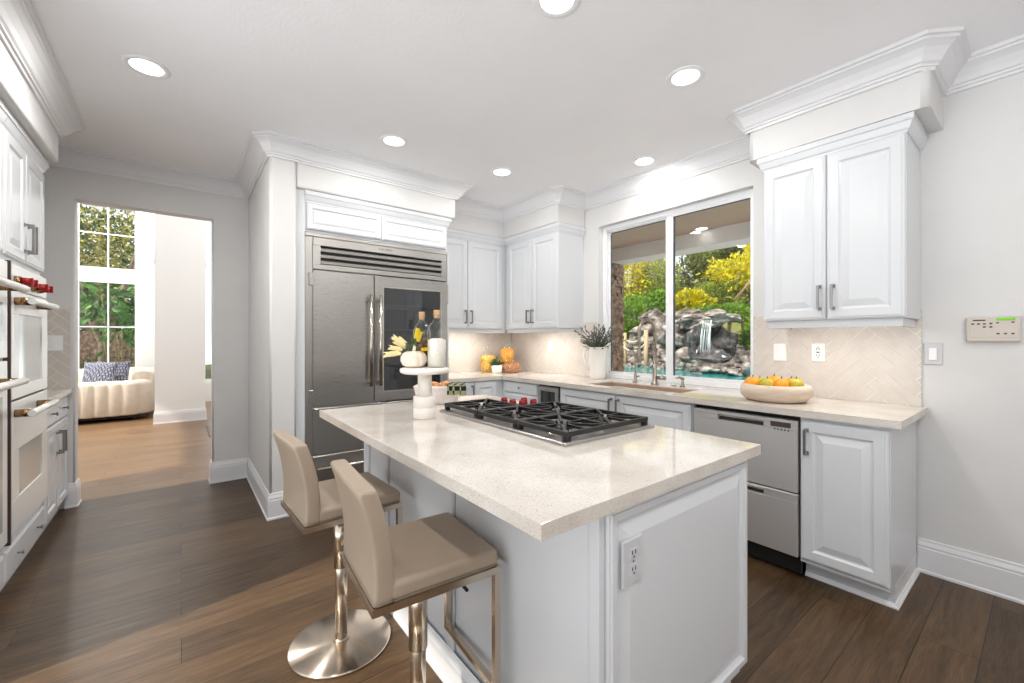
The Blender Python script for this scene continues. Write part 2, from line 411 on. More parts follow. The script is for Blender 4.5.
def struct(name, b, m, org=Z3, parent=None):
    o = b.done(name, m, parent, org if parent is None else None)
    o['kind'] = 'structure'
    return o
def copy_tree(o, parent=None):
    c = o.copy(); COL.objects.link(c); ORG[c.name] = ORG[o.name]
    if parent: c.parent = parent
    for ch in list(o.children): copy_tree(ch, c)
    return c

DOOR = [(0, 0), (0, .012), (.004, .016), (.011, .017), (.013, .0205), (.054, .0205), (.057, .016), (.063, .0115), (.068, .0105), (.098, .018), (.102, .019)]
DRAW = [(0, 0), (0, .013), (.004, .017), (.010, .018), (.012, .0205)]
SLIM = [(0, 0), (0, .012), (.004, .016), (.009, .017), (.011, .0205), (.036, .0205), (.039, .016), (.044, .0125), (.047, .0120), (.060, .0175), (.063, .018)]
FLAT = [(0, 0), (0, .018), (.003, .02)]
def door(parent, face, p, u0, u1, z0, z1, name='door', rings=DOOR, m='cab', label=None):
    o = B().panel(face, p, u0, u1, z0, z1, rings).done(name, m, parent)
    if label: o['label'] = label
    return o
def fpt(face, p, u, n, z):
    return {'-y': (u, p - n, z), '+y': (u, p + n, z), '+x': (p + n, u, z), '-x': (p - n, u, z)}[face]
def pull(parent, face, p, u, z0, z1, name='handle', w=.011, so=.034, m='knob'):
    b = B()
    b.bar(fpt(face, p, u, so, z0 - w / 2), fpt(face, p, u, so, z1 + w / 2), w)
    for z in (z0, z1):
        b.bar(fpt(face, p, u, 0, z), fpt(face, p, u, so - w / 2, z), w)
        b.bar(fpt(face, p, u, 0, z), fpt(face, p, u, .006, z), w * 1.7)
    return b.done(name, m, parent)
def knob(parent, face, p, u, z, m='knob', s=1):
    b = B(); b.cyl(fpt(face, p, u, 0, z), fpt(face, p, u, .02 * s, z), .005 * s, .006 * s)
    b.cyl(fpt(face, p, u, .02 * s, z), fpt(face, p, u, .028 * s, z), .013 * s, .012 * s)
    return b.done('knob', m, parent)

# ================================================================== the room
CE = 2.73                       # ceiling
WY = 3.243                      # window wall plane
FX = -4.15                      # fridge wall plane
PX = -3.445                     # pier face
DX = -4.64                      # doorway wall plane
RX1 = 2.4                       # back wall plane, behind the camera
LY = -1.30                      # left wall plane
SB = 2.42                       # soffit underside

struct('floor', B().box(DX - .13, RX1, LY - .1, WY + .05, -.06, 0), 'floor')
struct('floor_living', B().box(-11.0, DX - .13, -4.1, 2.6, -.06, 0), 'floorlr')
struct('ceiling', B().box(DX - .14, RX1, LY - .1, WY + .14, CE, CE + .1), 'ceil')

# window wall with its opening (x -2.75..-1.325, z .93..2.385)
WX0, WX1, WZ0, WZ1 = -2.755, -1.325, .93, 2.398
b = B(); b.box(FX - .1, WX0, WY, WY + .15, 0, CE); b.box(WX1, RX1, WY, WY + .15, 0, CE)
b.box(WX0, WX1, WY, WY + .15, WZ1, CE); b.box(WX0, WX1, WY + .01, WY + .15, 0, WZ0 - .052)
struct('wall_window', b, 'wall')
struct('wall_fridge', B().box(FX - .1, FX, .70, WY, 0, CE), 'wall')
struct('wall_pier', B().vbox(DX - .0, PX, .497, .672, 0, CE, .016), 'wall')
b = B(); b.vbox(DX - .13, DX, LY - .05, -.645, 0, 2.373, .012); b.vbox(DX - .13, DX, .217, .62, 0, 2.373, .012); b.box(DX - .13, DX, LY - .05, .62, 2.373, CE)
struct('wall_doorway', b, 'wall')
struct('wall_left', B().box(DX, -2.39, LY - .1, LY, 0, CE), 'wall')     # wall left out past the tall units to let added fill light in
struct('wall_back', B().box(RX1, RX1 + .1, LY - .1, WY + .15, 0, CE), 'wall')

# soffits over the cabinets, with rounded corners
def soffit(name, x0, x1, y0, y1):
    b = B(); b.box(x0, x1, y0, y1, SB, CE - .002, .018, 4, True); return struct(name, b, 'wall')
soffit('wall_soffit_left', -3.95, 1.2, LY, -.622)
soffit('wall_soffit_fridge', FX, -3.455, .672, 2.035)
b = B(); b.box(FX, -3.795, 2.036, WY - .001, SB, CE - .002, .012, 3, True); b.box(-3.82, -2.935, 2.852, WY - .002, SB, CE - .002, .014, 3, True)
struct('wall_soffit_corner', b, 'wall')
def round_soffit(name, x0, x1, y0, y1, r):
    return struct(name, B().vbox(x0, x1, y0, y1, SB, CE - .002, r, 6), 'wall')
round_soffit('wall_soffit_right', -1.197, -.362, 2.845, WY + .06, .035)

CROWN = [(0, -.132), (.012, -.132), (.014, -.118), (.024, -.116), (.026, -.106), (.036, -.100), (.048, -.078), (.068, -.050), (.088, -.034), (.098, -.030), (.099, -.018), (.111, -.016), (.114, -.002), (.114, 0), (0, 0)]
def crown(name, path, side=1): return struct(name, B().sweep(path, CROWN, CE, side), 'trim')
crown('trim_1', [(RX1, WY), (-.362, WY), (-.362, 2.885), (-.402, 2.845), (-1.190, 2.845), (-1.197, 2.852), (-1.197, WY), (-2.935, WY), (-2.935, 2.872), (-2.955, 2.852), (-3.795, 2.852), (-3.795, 2.035), (-3.455, 2.035), (-3.455, .672), (PX, .672), (PX, .517), (PX - .02, .497), (DX, .497), (DX, LY + .02)])
crown('trim_2', [(-3.95, LY + .02), (-3.95, -.622), (1.2, -.622), (1.2, LY + .02)], 1)
BASE = [(0, 0), (.020, 0), (.020, .012), (.015, .018), (.015, .135), (.012, .142), (.014, .150), (.012, .158), (.008, .170), (.007, .183), (0, .185)]
def base(name, path, side=1, **k): return struct(name, B().sweep(path, BASE, 0, side), 'trim')
base('baseboard_right', [(RX1, WY), (-.462, WY)])
base('baseboard_pier', [(PX, .672), (PX, .497), (DX, .497), (DX, .217), (DX - .13, .217)])
base('baseboard_doorway', [(DX - .13, -.645), (DX, -.645), (DX, -.70)])

# ------------------------------------------------------------------ kitchen window
win = bpy.data.objects.new('window_1', None); COL.objects.link(win); win['kind'] = 'structure'; win.location = (-2.04, 3.30, .915); ORG['window_1'] = Vector(win.location)
def wpart(name, b, m):
    o = b.done(name, m, win); return o
b = B()
y0, y1 = 3.305, 3.375
for (a, c, z0, z1) in ((WX0 + .0005, WX0 + .045, WZ0 - .013, WZ1 - .0005), (WX1 - .045, WX1 - .0005, WZ0 - .013, WZ1 - .0005), (WX0 + .0455, WX1 - .0455, WZ1 - .037, WZ1 - .0005), (WX0 + .0455, WX1 - .0455, WZ0 - .013, WZ0 + .02)):
    b.box(a, c, y0, y1, z0, z1)
b.box(WX0 + .045, WX1 - .045, 3.325, 3.335, WZ1 - .048, WZ1 - .037); b.box(WX0 + .045, WX1 - .045, 3.325, 3.335, WZ0 + .02, WZ0 + .032)
wpart('frame', b, 'vinyl')
b = B()          # fixed sash stile and sliding sash stile meeting in the middle
for (x0, x1, ya, yb) in ((-2.085, -2.03, 3.338, 3.366), (-2.062, -1.998, 3.310, 3.336)):
    b.box(x0, x1, ya, yb, WZ0 + .02, WZ1 - .037, .003)
b.box(-2.0, WX1 - .045, 3.312, 3.334, WZ0 + .02, WZ0 + .05, .002); b.box(-2.0, WX1 - .045, 3.312, 3.334, WZ1 - .060, WZ1 - .037, .002)
b.box(WX0 + .045, -2.085, 3.340, 3.364, WZ0 + .02, WZ0 + .045, .002); b.box(WX0 + .045, -2.085, 3.340, 3.364, WZ1 - .057, WZ1 - .037, .002)
b.box(WX0 + .045, WX0 + .062, 3.340, 3.364, WZ0 + .02, WZ1 - .037, .002)
b.box(-2.04, -2.018, 3.298, 3.31, 1.60, 1.72, .004)
wpart('sash', b, 'vinyl')
b = B(); b.box(-2.002, -1.988, 3.316, 3.332, WZ0 + .05, WZ1 - .060); b.box(WX0 + .062, -2.085, 3.352, 3.36, WZ1 - .060, WZ1 - .066); b.box(WX0 + .062, WX0 + .067, 3.35, 3.36, WZ0 + .045, WZ1 - .07)
b.box(-1.988, WX1 - .045, 3.318, 3.33, WZ1 - .066, WZ1 - .060)
wpart('gasket', b, 'gasket')
b = B(); b.box(WX0 + .06, -2.08, 3.352, 3.356, WZ0 + .04, WZ1 - .06); b.box(-2.0, WX1 - .045, 3.322, 3.326, WZ0 + .045, WZ1 - .057)
wpart('glass', b, 'pane')
struct('trim_3', B().box(WX0, WX1, WY, 3.306, .878, .9155), 'quartz')      # stone sill running into the window

# ------------------------------------------------------------------ herringbone backsplash
def clip(poly, u0, u1, z0, z1):
    for ax, lim, sg in ((0, u0, 1), (0, u1, -1), (1, z0, 1), (1, z1, -1)):
        out = []
        for i, a in enumerate(poly):
            c = poly[i - 1]; da = (a[ax] - lim) * sg; dc = (c[ax] - lim) * sg
            if (da >= 0) != (dc >= 0):
                t = dc / (dc - da); out.append((c[0] + (a[0] - c[0]) * t, c[1] + (a[1] - c[1]) * t))
            if da >= 0: out.append(a)
        poly = out
        if len(poly) < 3: return []
    return poly
def herringbone(name, face, p, u0, u1, z0, z1, uo=0.0, zo=.915, W=.061, L=.305, holes=()):
    b = B(); mp = lambda u, z, n: fpt(face, p, u, n, z); c = math.sqrt(.5); g = .0016
    um, zm = (u0 + u1) / 2, (z0 + z1) / 2; N = int((abs(u1 - u0) + abs(z1 - z0)) / W) + 30
    for i in range(-N, N):
        for j in range(-8, 9):
            for (x, y, w, h) in ((i * W + j * L, i * W - j * L, L, W), (i * W + L + j * L, i * W + W - L - j * L, W, L)):
                q = [(x + g, y + g), (x + w - g, y + g), (x + w - g, y + h - g), (x + g, y + h - g)]
                q = [(uo + (a - d) * c, zo + (a + d) * c) for a, d in q]
                if max(k[0] for k in q) < u0 or min(k[0] for k in q) > u1 or max(k[1] for k in q) < z0 or min(k[1] for k in q) > z1: continue
                q = clip(q, u0, u1, z0, z1)
                if len(q) < 3: continue
                area = abs(sum(q[k - 1][0] * q[k][1] - q[k][0] * q[k - 1][1] for k in range(len(q)))) / 2
                if area < 2e-5: continue
                tl = random.uniform(-.0006, .0006)
                top = [b.bm.verts.new(mp(a, d, .0085 + (a - um) * 0 + tl)) for a, d in q]; bot = [b.bm.verts.new(mp(a, d, .003)) for a, d in q]
                b.bm.faces.new(top)
                for k in range(len(q)): b.bm.faces.new((bot[k - 1], bot[k], top[k], top[k - 1]))
    o = struct(name, b, 'tile')
    pc = [mp(u0, z0, 0), mp(u1, z1, .006)]
    b = B(); b.box(pc[0][0], pc[1][0], pc[0][1], pc[1][1], pc[0][2], pc[1][2])
    struct('wall_grout', b, 'grout')
    return o
herringbone('wall_backsplash_right', '-y', WY - .001, WX1 + .004, -.446, .915, 1.452, uo=-.86, zo=.93)
herringbone('wall_backsplash_corner', '-y', WY - .001, FX + .01, WX0 - .02, .915, 1.46, uo=-3.2)
herringbone('wall_backsplash_fridge', '+x', FX + .001, 1.98, WY - .012, .915, 1.42, uo=2.5)
herringbone('wall_backsplash_left', '+x', DX + .001, LY, -.672, .915, 1.52, uo=-.95)

# ================================================================== cabinets on the window wall
CF = 2.62                # carcass front plane of the base run (doors stand 2 cm proud)
CT0, CT1 = .878, .915    # worktop slab
PLINTH = [(0, 0), (.016, 0), (.016, .008), (.008, .016), (.006, .02), (0, .02)]
def base_cab(name, label, x0, x1, toe=True, group=None, right_side=False):
    t = thing(name, label, 'cabinet', ((x0 + x1) / 2, CF, 0), group)
    b = B(); b.box(x0, x1, CF, WY - .014, .10, CT0 - .001); b.done('body', 'cab', t)
    b = B(); b.box(x0, x1, 2.70, WY - .03, 0, .10); b.done('plinth', 'cab', t)
    return t
# drawer unit by the corner
t = base_cab('base_cabinet', 'white base cabinet with one drawer, by the back corner beside the small dark cooler', -3.50, -2.94)
o = door(t, '-y', CF, -3.455, -2.948, .758, .866, 'drawer', DRAW); knob(o, '-y', CF - .02, -3.20, .815, s=.8)
o = door(t, '-y', CF, -3.455, -2.948, .12, .748, 'door'); knob(o, '-y', CF - .02, -2.99, .70, s=.8)
# undercounter cooler
t = thing('beverage_cooler', 'small undercounter cooler with stainless frame and dark glass, between white base cabinets', 'cooler', (-2.80, CF, 0))
B().box(-2.936, -2.664, CF + .004, WY - .03, .02, CT0 - .004).done('body', 'dark', t)
b = B(); b.box(-2.930, -2.670, CF - .022, CF + .002, .82, .862, .003); b.box(-2.930, -2.670, CF - .022, CF + .002, .12, .16, .003)
b.box(-2.930, -2.892, CF - .022, CF + .002, .16, .82, .003); b.box(-2.708, -2.670, CF - .022, CF + .002, .16, .82, .003)
b.done('door_frame', 'steel', t)
B().box(-2.892, -2.708, CF - .012, CF - .006, .16, .82).done('glass', 'fridgeglass', t)
B().box(-2.93, -2.67, CF + .03, CF + .06, 0, .10).done('kick_plate', 'steel', t)
# sink base
t = base_cab('sink_base_cabinet', 'white two-door cabinet below the sink, left of the dishwasher', -2.658, -1.436)
for (a, c, h) in ((-2.648, -2.054, -2.085), (-2.048, -1.444, -2.017)):
    o = door(t, '-y', CF, a, c, .115, .864); pull(o, '-y', CF - .02, h, .70, .83)
# dishwasher with two drawers
t = thing('dishwasher', 'stainless two-drawer dishwasher under the worktop, between white cabinets', 'dishwasher', (-1.13, CF, 0))
b = B(); b.box(-1.432, -.834, CF + .03, WY - .04, .10, CT0 - .006); b.box(-1.428, -.838, CF + .03, CF + .05, .015, .12); b.done('body', 'dark', t)
def dw_drawer(z0, z1, hz, disp):
    b = B()
    hx0, hx1 = -1.265, -1.008
    b.box(-1.424, -.84, CF - .02, CF + .03, z0, hz - .014, .003); b.box(-1.424, hx0, CF - .02, CF + .03, hz - .014, hz + .014)
    b.box(hx1, -.84, CF - .02, CF + .03, hz - .014, hz + .014); b.box(-1.424, -.84, CF - .02, CF + .03, hz + .014, z1, .003)
    o = b.done('drawer', 'dwsteel', t)
    b = B(); b.box(hx0, hx1, CF + .0, CF + .028, hz - .014, hz + .014); b.done('handle_recess', 'button', o)
    b = B(); b.box(hx0, hx1, CF - .027, CF - .018, hz + .010, hz + .020, .002); b.done('handle', 'chrome', o)
    if disp:
        B().box(-.972, -.872, CF - .0225, CF - .0195, hz - .006, hz + .022, .001).done('display', 'button', o)
        b = B()
        for k in range(5):
            x = -.955 + k * .017; b.box(x, x + .007, CF - .0215, CF - .0198, hz - .024, hz - .016)
        b.done('button_marks', 'label', o)
dw_drawer(.462, .850, .812, True); dw_drawer(.118, .455, .425, False)
# end cabinet
t = base_cab('base_cabinet', 'narrow one-door white base cabinet at the right end of the run, beside the dishwasher', -.832, -.465)
o = door(t, '-y', CF, -.828, -.470, .122, .858); pull(o, '-y', CF - .02, -.798, .69, .81)
b = B(); b.sweep([(-.832, 2.70), (-.465, 2.70), (-.465, 3.222)], PLINTH, 0, -1); b.box(-.4648, -.4642, 2.702, 3.226, 0.02, .105); b.done('shoe_moulding', 'trim', t)
# base cabinets on the fridge wall
t = thing('base_cabinet', 'white base cabinet between the refrigerator and the back corner', 'cabinet', (-3.51, 2.27, 0))
B().box(FX + .014, -3.51, 1.985, 2.618, .10, CT0 - .001).done('body', 'cab', t); B().box(FX + .03, -3.59, 1.985, 2.618, 0, .1).done('plinth', 'cab', t)
B().box(FX + .014, -3.505, 2.62, WY - .014, .0, CT0 - .001).done('corner_filler', 'cab', t)
for (a, c, h) in ((1.995, 2.262, 2.235), (2.27, 2.535, 2.30)):
    o = door(t, '+x', -3.51, a, c, .115, .864); 
    if h < 2.25: pull(o, '+x', -3.49, h, .72, .83)

# worktop of the window run: one L-shaped slab with the sink cut out
xs = [FX + .012, -3.48, -2.42, -1.60, -.422]; ys = [1.978, 2.582, 2.69, 3.02, WY - .012]
f = lambda i, j: (j == 0 and i == 0) or (j > 0 and not (i == 2 and j == 2))
o = B().slab(xs, ys, f, CT0, CT1).done('kitchen_worktop', 'quartz'); tag(o, 'pale L-shaped stone worktop running from the refrigerator under the window to the right end', 'worktop')

# sink, faucets
t = thing('kitchen_sink', 'undermount sink basin set in the worktop below the window', 'sink', (-2.01, 2.855, .66))
b = B(); b.slab([-2.4195, -2.412, -1.608, -1.6005], [2.6905, 2.698, 3.012, 3.0195], lambda i, j: not (i == 1 and j == 1), .66, CT1 - .009); b.box(-2.412, -1.608, 2.698, 3.012, .655, .663)
b.done('basin', 'basin', t)
b = B(); b.lathe([(0, 0), (.045, 0), (.045, .004), (.03, .006), (0, .003)], (-2.01, 2.93, .663)); b.done('drain', 'chrome', t)
t = thing('kitchen_faucet', 'tall gooseneck pull-down faucet behind the sink with side lever', 'faucet', (-2.035, 3.10, CT1))
b = B(); b.lathe([(0, 0), (.03, 0), (.03, .008), (.021, .014), (.019, .10), (.0155, .11), (.0145, .30), (0, .30)], (-2.035, 3.10, CT1), 20); b.done('post', 'faucet', t)
pts = [(-2.035, 3.10, 1.20), (-2.035, 3.10, 1.32)]
for k in range(13):
    a = math.pi * k / 12; pts.append((-2.035, 2.99 + .11 * math.cos(a), 1.335 + .115 * math.sin(a)))
pts += [(-2.035, 2.88, 1.28), (-2.035, 2.88, 1.22)]
B().tube(pts, .0125, 12).done('spout', 'faucet', t)
b = B(); b.lathe([(0, .0), (.016, 0), (.019, .01), (.017, .07), (.0145, .12), (.0125, .13), (0, .13)], (-2.035, 2.88, 1.10), 16); b.done('spray_head', 'faucet', t)
b = B(); b.cyl((-2.02, 3.10, .972), (-1.945, 3.10, .972), .0145, .0145, 14); b.cyl((-1.952, 3.10, .972), (-1.940, 3.10, .972), .018, .018, 14); b.bar((-1.947, 3.10, .975), (-1.925, 3.04, 1.0), .009); b.done('lever', 'faucet', t)
t = thing('filter_faucet', 'small slim filtered-water faucet left of the tall gooseneck faucet', 'faucet', (-2.235, 3.11, CT1))
b = B(); b.lathe([(0, 0), (.02, 0), (.02, .006), (.013, .012), (.012, .075), (.008, .085), (0, .085)], (-2.235, 3.11, CT1), 16); b.done('post', 'faucet', t)
pts = [(-2.235, 3.11, .99), (-2.235, 3.11, 1.13)]
for k in range(9):
    a = math.pi * k / 8 * .92; pts.append((-2.235, 3.055 + .055 * math.cos(a), 1.135 + .06 * math.sin(a)))
B().tube(pts, .0065, 10).done('spout', 'faucet', t)
B().cyl((-2.225, 3.11, .965), (-2.185, 3.105, .972), .008, .006, 10).done('lever', 'faucet', t)
t = thing('soap_dispenser', 'short soap dispenser pump right of the gooseneck faucet', 'dispenser', (-1.80, 3.12, CT1))
b = B(); b.lathe([(0, 0), (.021, 0), (.021, .006), (.013, .012), (.011, .04), (.007, .045), (.007, .065), (0, .065)], (-1.80, 3.12, CT1), 16); b.done('base', 'faucet', t)
b = B(); b.tube([(-1.80, 3.13, .973), (-1.81, 3.09, .990), (-1.815, 3.05, .985)], [.012, .010, .006], 12); b.done('pump_head', 'faucet', t)
o = B().lathe([(0, 0), (.024, 0), (.024, .003), (.018, .006), (0, .007)], (-1.87, 3.12, CT1), 20).done('air_gap_button', 'faucet'); tag(o, 'flat round metal button on the worktop between the gooseneck faucet and the soap dispenser', 'button')

# ------------------------------------------------------------------ wall cabinets
CORN = [(0, 0), (.006, 0), (.007, .010), (.014, .018), (.026, .050), (.032, .054), (.032, .084), (0, .084)]
RZ0, RZ1 = 1.40, 2.336
def rail_box(x0, x1, y0, y1): return B().box(x0, x1, y0, y1, 1.358, RZ0)
# right of the window
t = thing('wall_cabinet', 'white two-door wall cabinet right of the window', 'cabinet', (-.78, 2.88, RZ0))
B().box(-1.112, -.452, 2.88, WY - .002, RZ0, RZ1).done('body', 'cab', t)
o = door(t, '-y', 2.88, -1.109, -.788, RZ0 + .004, RZ1 - .006); pull(o, '-y', 2.86, -.815, 1.462, 1.588)
o = door(t, '-y', 2.88, -.782, -.456, RZ0 + .004, RZ1 - .006); pull(o, '-y', 2.86, -.752, 1.462, 1.588)
B().sweep([(-1.112, WY - .003), (-1.112, 2.879), (-.452, 2.879), (-.452, WY - .003)], CORN, RZ1 - .003, -1).done('cornice', 'cab', t)
b = B(); b.box(-1.096, -.468, 2.892, 2.912, 1.356, RZ0, .002); b.box(-.488, -.468, 2.912, WY - .015, 1.356, RZ0, .002); b.box(-1.096, -1.076, 2.912, WY - .015, 1.356, RZ0, .002); b.done('light_rail', 'cab', t)
b = B(); b.box(-1.05, -.52, 2.93, 2.96, RZ0 - .014, RZ0 - .0005); b.done('light_strip', 'plate', t)
# left of the window
t = thing('wall_cabinet', 'white two-door wall cabinet left of the window on the window wall', 'cabinet', (-3.37, 2.89, RZ0))
B().box(-3.80, -2.955, 2.89, WY - .002, RZ0, RZ1).done('body', 'cab', t)
o = door(t, '-y', 2.89, -3.745, -3.352, RZ0 + .004, RZ1 - .006); pull(o, '-y', 2.87, -3.385, 1.462, 1.588)
o = door(t, '-y', 2.89, -3.346, -2.960, RZ0 + .004, RZ1 - .006); pull(o, '-y', 2.87, -3.313, 1.462, 1.588)
B().sweep([(-3.80, 2.889), (-2.955, 2.889), (-2.955, WY - .003)], CORN, RZ1 - .003, -1).done('cornice', 'cab', t)
b = B(); b.box(-3.80, -2.971, 2.902, 2.922, 1.356, RZ0, .002); b.box(-2.991, -2.971, 2.922, WY - .015, 1.356, RZ0, .002); b.done('light_rail', 'cab', t)
B().box(-3.6, -3.06, 2.94, 2.97, RZ0 - .014, RZ0 - .0005).done('light_strip', 'plate', t)
# on the fridge wall
t = thing('wall_cabinet', 'white two-door wall cabinet right of the refrigerator on the same wall', 'cabinet', (-3.82, 2.43, RZ0))
B().box(FX + .002, -3.82, 1.985, WY - .003, RZ0, RZ1).done('body', 'cab', t)
o = door(t, '+x', -3.82, 1.995, 2.381, RZ0 + .004, RZ1 - .006); pull(o, '+x', -3.80, 2.348, 1.462, 1.588)
o = door(t, '+x', -3.82, 2.387, 2.835, RZ0 + .004, RZ1 - .006); pull(o, '+x', -3.80, 2.42, 1.462, 1.588)
B().sweep([(-3.819, 1.97), (-3.819, 2.889)], CORN, RZ1 - .003, -1).done('cornice', 'cab', t)
B().box(-3.852, -3.832, 1.985, 2.90, 1.356, RZ0, .002).done('light_rail', 'cab', t)
B().box(-3.92, -3.89, 2.1, 2.75, RZ0 - .014, RZ0 - .0005).done('light_strip', 'plate', t)
# over the refrigerator
t = thing('wall_cabinet', 'low white two-door cabinet directly above the refrigerator', 'cabinet', (-3.5, 1.34, 2.115))
B().box(FX + .002, -3.50, .737, 1.962, 2.112, RZ1).done('body', 'cab', t)
o = door(t, '+x', -3.50, .752, 1.328, 2.128, RZ1 - .008, rings=SLIM); o = door(t, '+x', -3.50, 1.334, 1.945, 2.128, RZ1 - .008, rings=SLIM)
B().sweep([(-3.499, .737), (-3.499, 1.962), (FX + .01, 1.962)], CORN, RZ1 - .003, -1).done('cornice', 'cab', t)
o = B().box(FX + .002, -3.485, .6735, .7355, 0, SB - .001).done('filler_panel', 'cab'); tag(o, 'tall narrow white filler panel between the pier and the refrigerator', 'panel')
o = B().box(FX + .002, -3.49, 1.9615, 1.977, 0, 2.111).done('end_panel', 'cab'); tag(o, 'tall white end panel on the right flank of the refrigerator', 'panel')
for n, x, y, sx, sy, rot in (('a', -.785, 2.945, .5, .03, 0), ('b', -3.33, 2.955, .5, .03, 0), ('c', -3.905, 2.42, .03, .6, 0)):
    l = bpy.data.lights.new('under_cabinet_light', 'AREA'); l.shape = 'RECTANGLE'; l.size = sx; l.size_y = sy; l.energy = UNDER_W * (.9 if n == 'a' else 1.9); l.color = (1, .95, .88)
    lo = bpy.data.objects.new('under_cabinet_light', l); COL.objects.link(lo); lo.location = (x, y, RZ0 - .017)

# ------------------------------------------------------------------ refrigerator
RX = -3.50
t = thing('refrigerator', 'wide stainless refrigerator with one solid door, one glass door and lower drawers', 'refrigerator', (RX, 1.343, 0))
y0, y1 = .7365, 1.9605
b = B(); b.slab([FX + .01, RX - .45, RX], [y0, y0 + .02, 1.30, 1.32, y1 - .02, y1], lambda i, j: i == 0 or j != 3, .74, 1.83)   # a hollow behind the glass door
b.box(FX + .01, RX, y0, y1, .02, .74); b.box(FX + .01, RX, y0, y1, 1.83, 2.108); b.done('body', 'steelv', t)
b = B()
for z in (.95, 1.16, 1.37, 1.58): b.box(RX - .44, RX - .03, 1.325, y1 - .022, z, z + .008)
b.done('shelf', 'plategrey', t)
B().box(RX - .449, RX - .44, 1.321, y1 - .021, .742, 1.828).done('liner', 'dark', t)
# grille
b = B(); ya, yb = y0 + .055, y1 - .012; ga, gb = ya + .055, yb - .055
b.box(RX, RX + .022, ya, yb, 1.828, 1.868, .003); b.box(RX, RX + .022, ya, ga, 1.868, 2.012); b.box(RX, RX + .022, gb, yb, 1.868, 2.012)
b.box(RX, RX + .022, ya, yb, 2.012, 2.075, .003)
b.box(RX - .0, RX + .024, y0, yb + .012, 2.075, 2.106, .003); b.box(RX, RX + .016, y0, ya, .12, 2.075, .003)
o = b.done('grille_frame', 'steel', t)
B().box(RX, RX + .004, ga, gb, 1.868, 2.012).done('grille_shadow', 'dark', o)
for k in range(3):
    z = 1.872 + k * .048
    b = B(); v = [(RX + .004, z), (RX + .018, z + .002), (RX + .020, z + .024), (RX + .004, z + .032)]
    A = [b.bm.verts.new((x, ga, zz)) for x, zz in v]; C = [b.bm.verts.new((x, gb, zz)) for x, zz in v]
    b.bm.faces.new(A); b.bm.faces.new(C)
    for q in range(4): b.bm.faces.new((A[q - 1], A[q], C[q], C[q - 1]))
    b.done('louvre', 'steel', o)
dz0, dz1 = .768, 1.822
B().box(RX, RX + .022, ya, 1.262, dz0, dz1, .003).done('door', 'steelv', t)
b = B(); da, db = 1.272, y1 - .006
b.box(RX, RX + .022, da, db, 1.725, dz1, .003); b.box(RX, RX + .022, da, db, dz0, .855, .003); b.box(RX, RX + .022, da, da + .075, .855, 1.725); b.box(RX, RX + .022, db - .075, db, .855, 1.725)
gd = b.done('glass_door', 'steelv', t)
b = B(); e = .012
b.box(RX + .020, RX + .026, da + .075 - e, db - .075 + e, 1.725, 1.725 + e); b.box(RX + .020, RX + .026, da + .075 - e, db - .075 + e, .855 - e, .855); b.box(RX + .020, RX + .026, da + .075 - e, da + .075, .855, 1.725); b.box(RX + .020, RX + .026, db - .075, db - .075 + e, .855, 1.725)
b.done('bezel', 'chrome', gd)
B().box(RX + .008, RX + .013, da + .073, db - .073, .853, 1.727).done('glass', 'fridgeglass', gd)
for y, par in ((1.222, None), (1.302, gd)):
    b = B(); b.cyl((RX + .075, y, .905), (RX + .075, y, 1.655), .013, None, 14)
    for z in (.94, 1.62): b.cyl((RX + .02, y, z), (RX + .07, y, z), .009, None, 10); b.cyl((RX + .058, y, z - .014), (RX + .058, y, z + .014), .0155, None, 12)
    b.done('handle', 'chrome', par or t)
for z0, z1 in ((.402, .756), (.115, .388)):
    B().box(RX, RX + .022, ya, y1 - .006, z0, z1, .003).done('drawer', 'steel', t)
b = B(); b.cyl((RX + .075, ya + .02, .30), (RX + .075, y1 - .03, .30), .013, None, 14)
for y in (ya + .08, y1 - .09): b.cyl((RX + .02, y, .30), (RX + .07, y, .30), .009, None, 10)
b.done('drawer_handle', 'chrome', t)
B().box(RX - .04, RX + .005, y0 + .02, y1 - .02, .0, .108).done('kick_plate', 'dark', t)
for (ya_, z0, z1) in ((ya - .018, 1.70, 1.80), (ya - .018, .80, .90)): B().box(RX + .012, RX + .03, ya_ - .012, ya_ + .022, z0, z1, .003).done('hinge', 'steelv', t)
B().box(RX + .008, RX + .026, y1 - .008, y1 + .004, 1.62, 1.80, .003).done('hinge', 'steelv', t)

def text(parent, s, loc, rot, size, m='label', depth=.0004, name='lettering', align='CENTER'):
    c = bpy.data.curves.new('tmp', 'FONT'); c.body = s; c.size = size; c.extrude = depth; c.align_x = align; c.align_y = 'CENTER'
    o = bpy.data.objects.new('tmp', c); COL.objects.link(o); bpy.context.view_layer.update()
    me = bpy.data.meshes.new_from_object(o.evaluated_get(bpy.context.evaluated_depsgraph_get()))
    bpy.data.objects.remove(o); bpy.data.curves.remove(c)
    me.transform(Matrix.Translation(Vector(loc) - (ORG[parent.name] if parent else Vector())) @ rot.to_matrix().to_4x4())
    me.materials.clear(); me.materials.append(M[m]); r = bpy.data.objects.new(name, me); COL.objects.link(r); r.parent = parent; me.name = name
    ORG[r.name] = ORG[parent.name]
    return r
from mathutils import Euler
RXP = Euler((math.radians(90), 0, math.radians(90)))     # faces +x
RYM = Euler((math.radians(90), 0, 0))                     # faces -y
text(t, 'SUB-ZERO', (RX + .0225, 1.36, 2.045), RXP, .026)

# ================================================================== island
t = thing('kitchen_island', 'white panelled kitchen island standing on the dark wood floor', 'island', (-1.515, 1.18, 0))
IX0, IX1, IY0, IY1 = -2.35, -.69, .81, 1.575
b = B(); b.box(IX0, IX1, IY0, IY1, .10, CT0 - .001); b.box(IX0 + .0, IX1 - .01, IY0, IY1 - .075, 0, .10); b.done('body', 'cab', t)
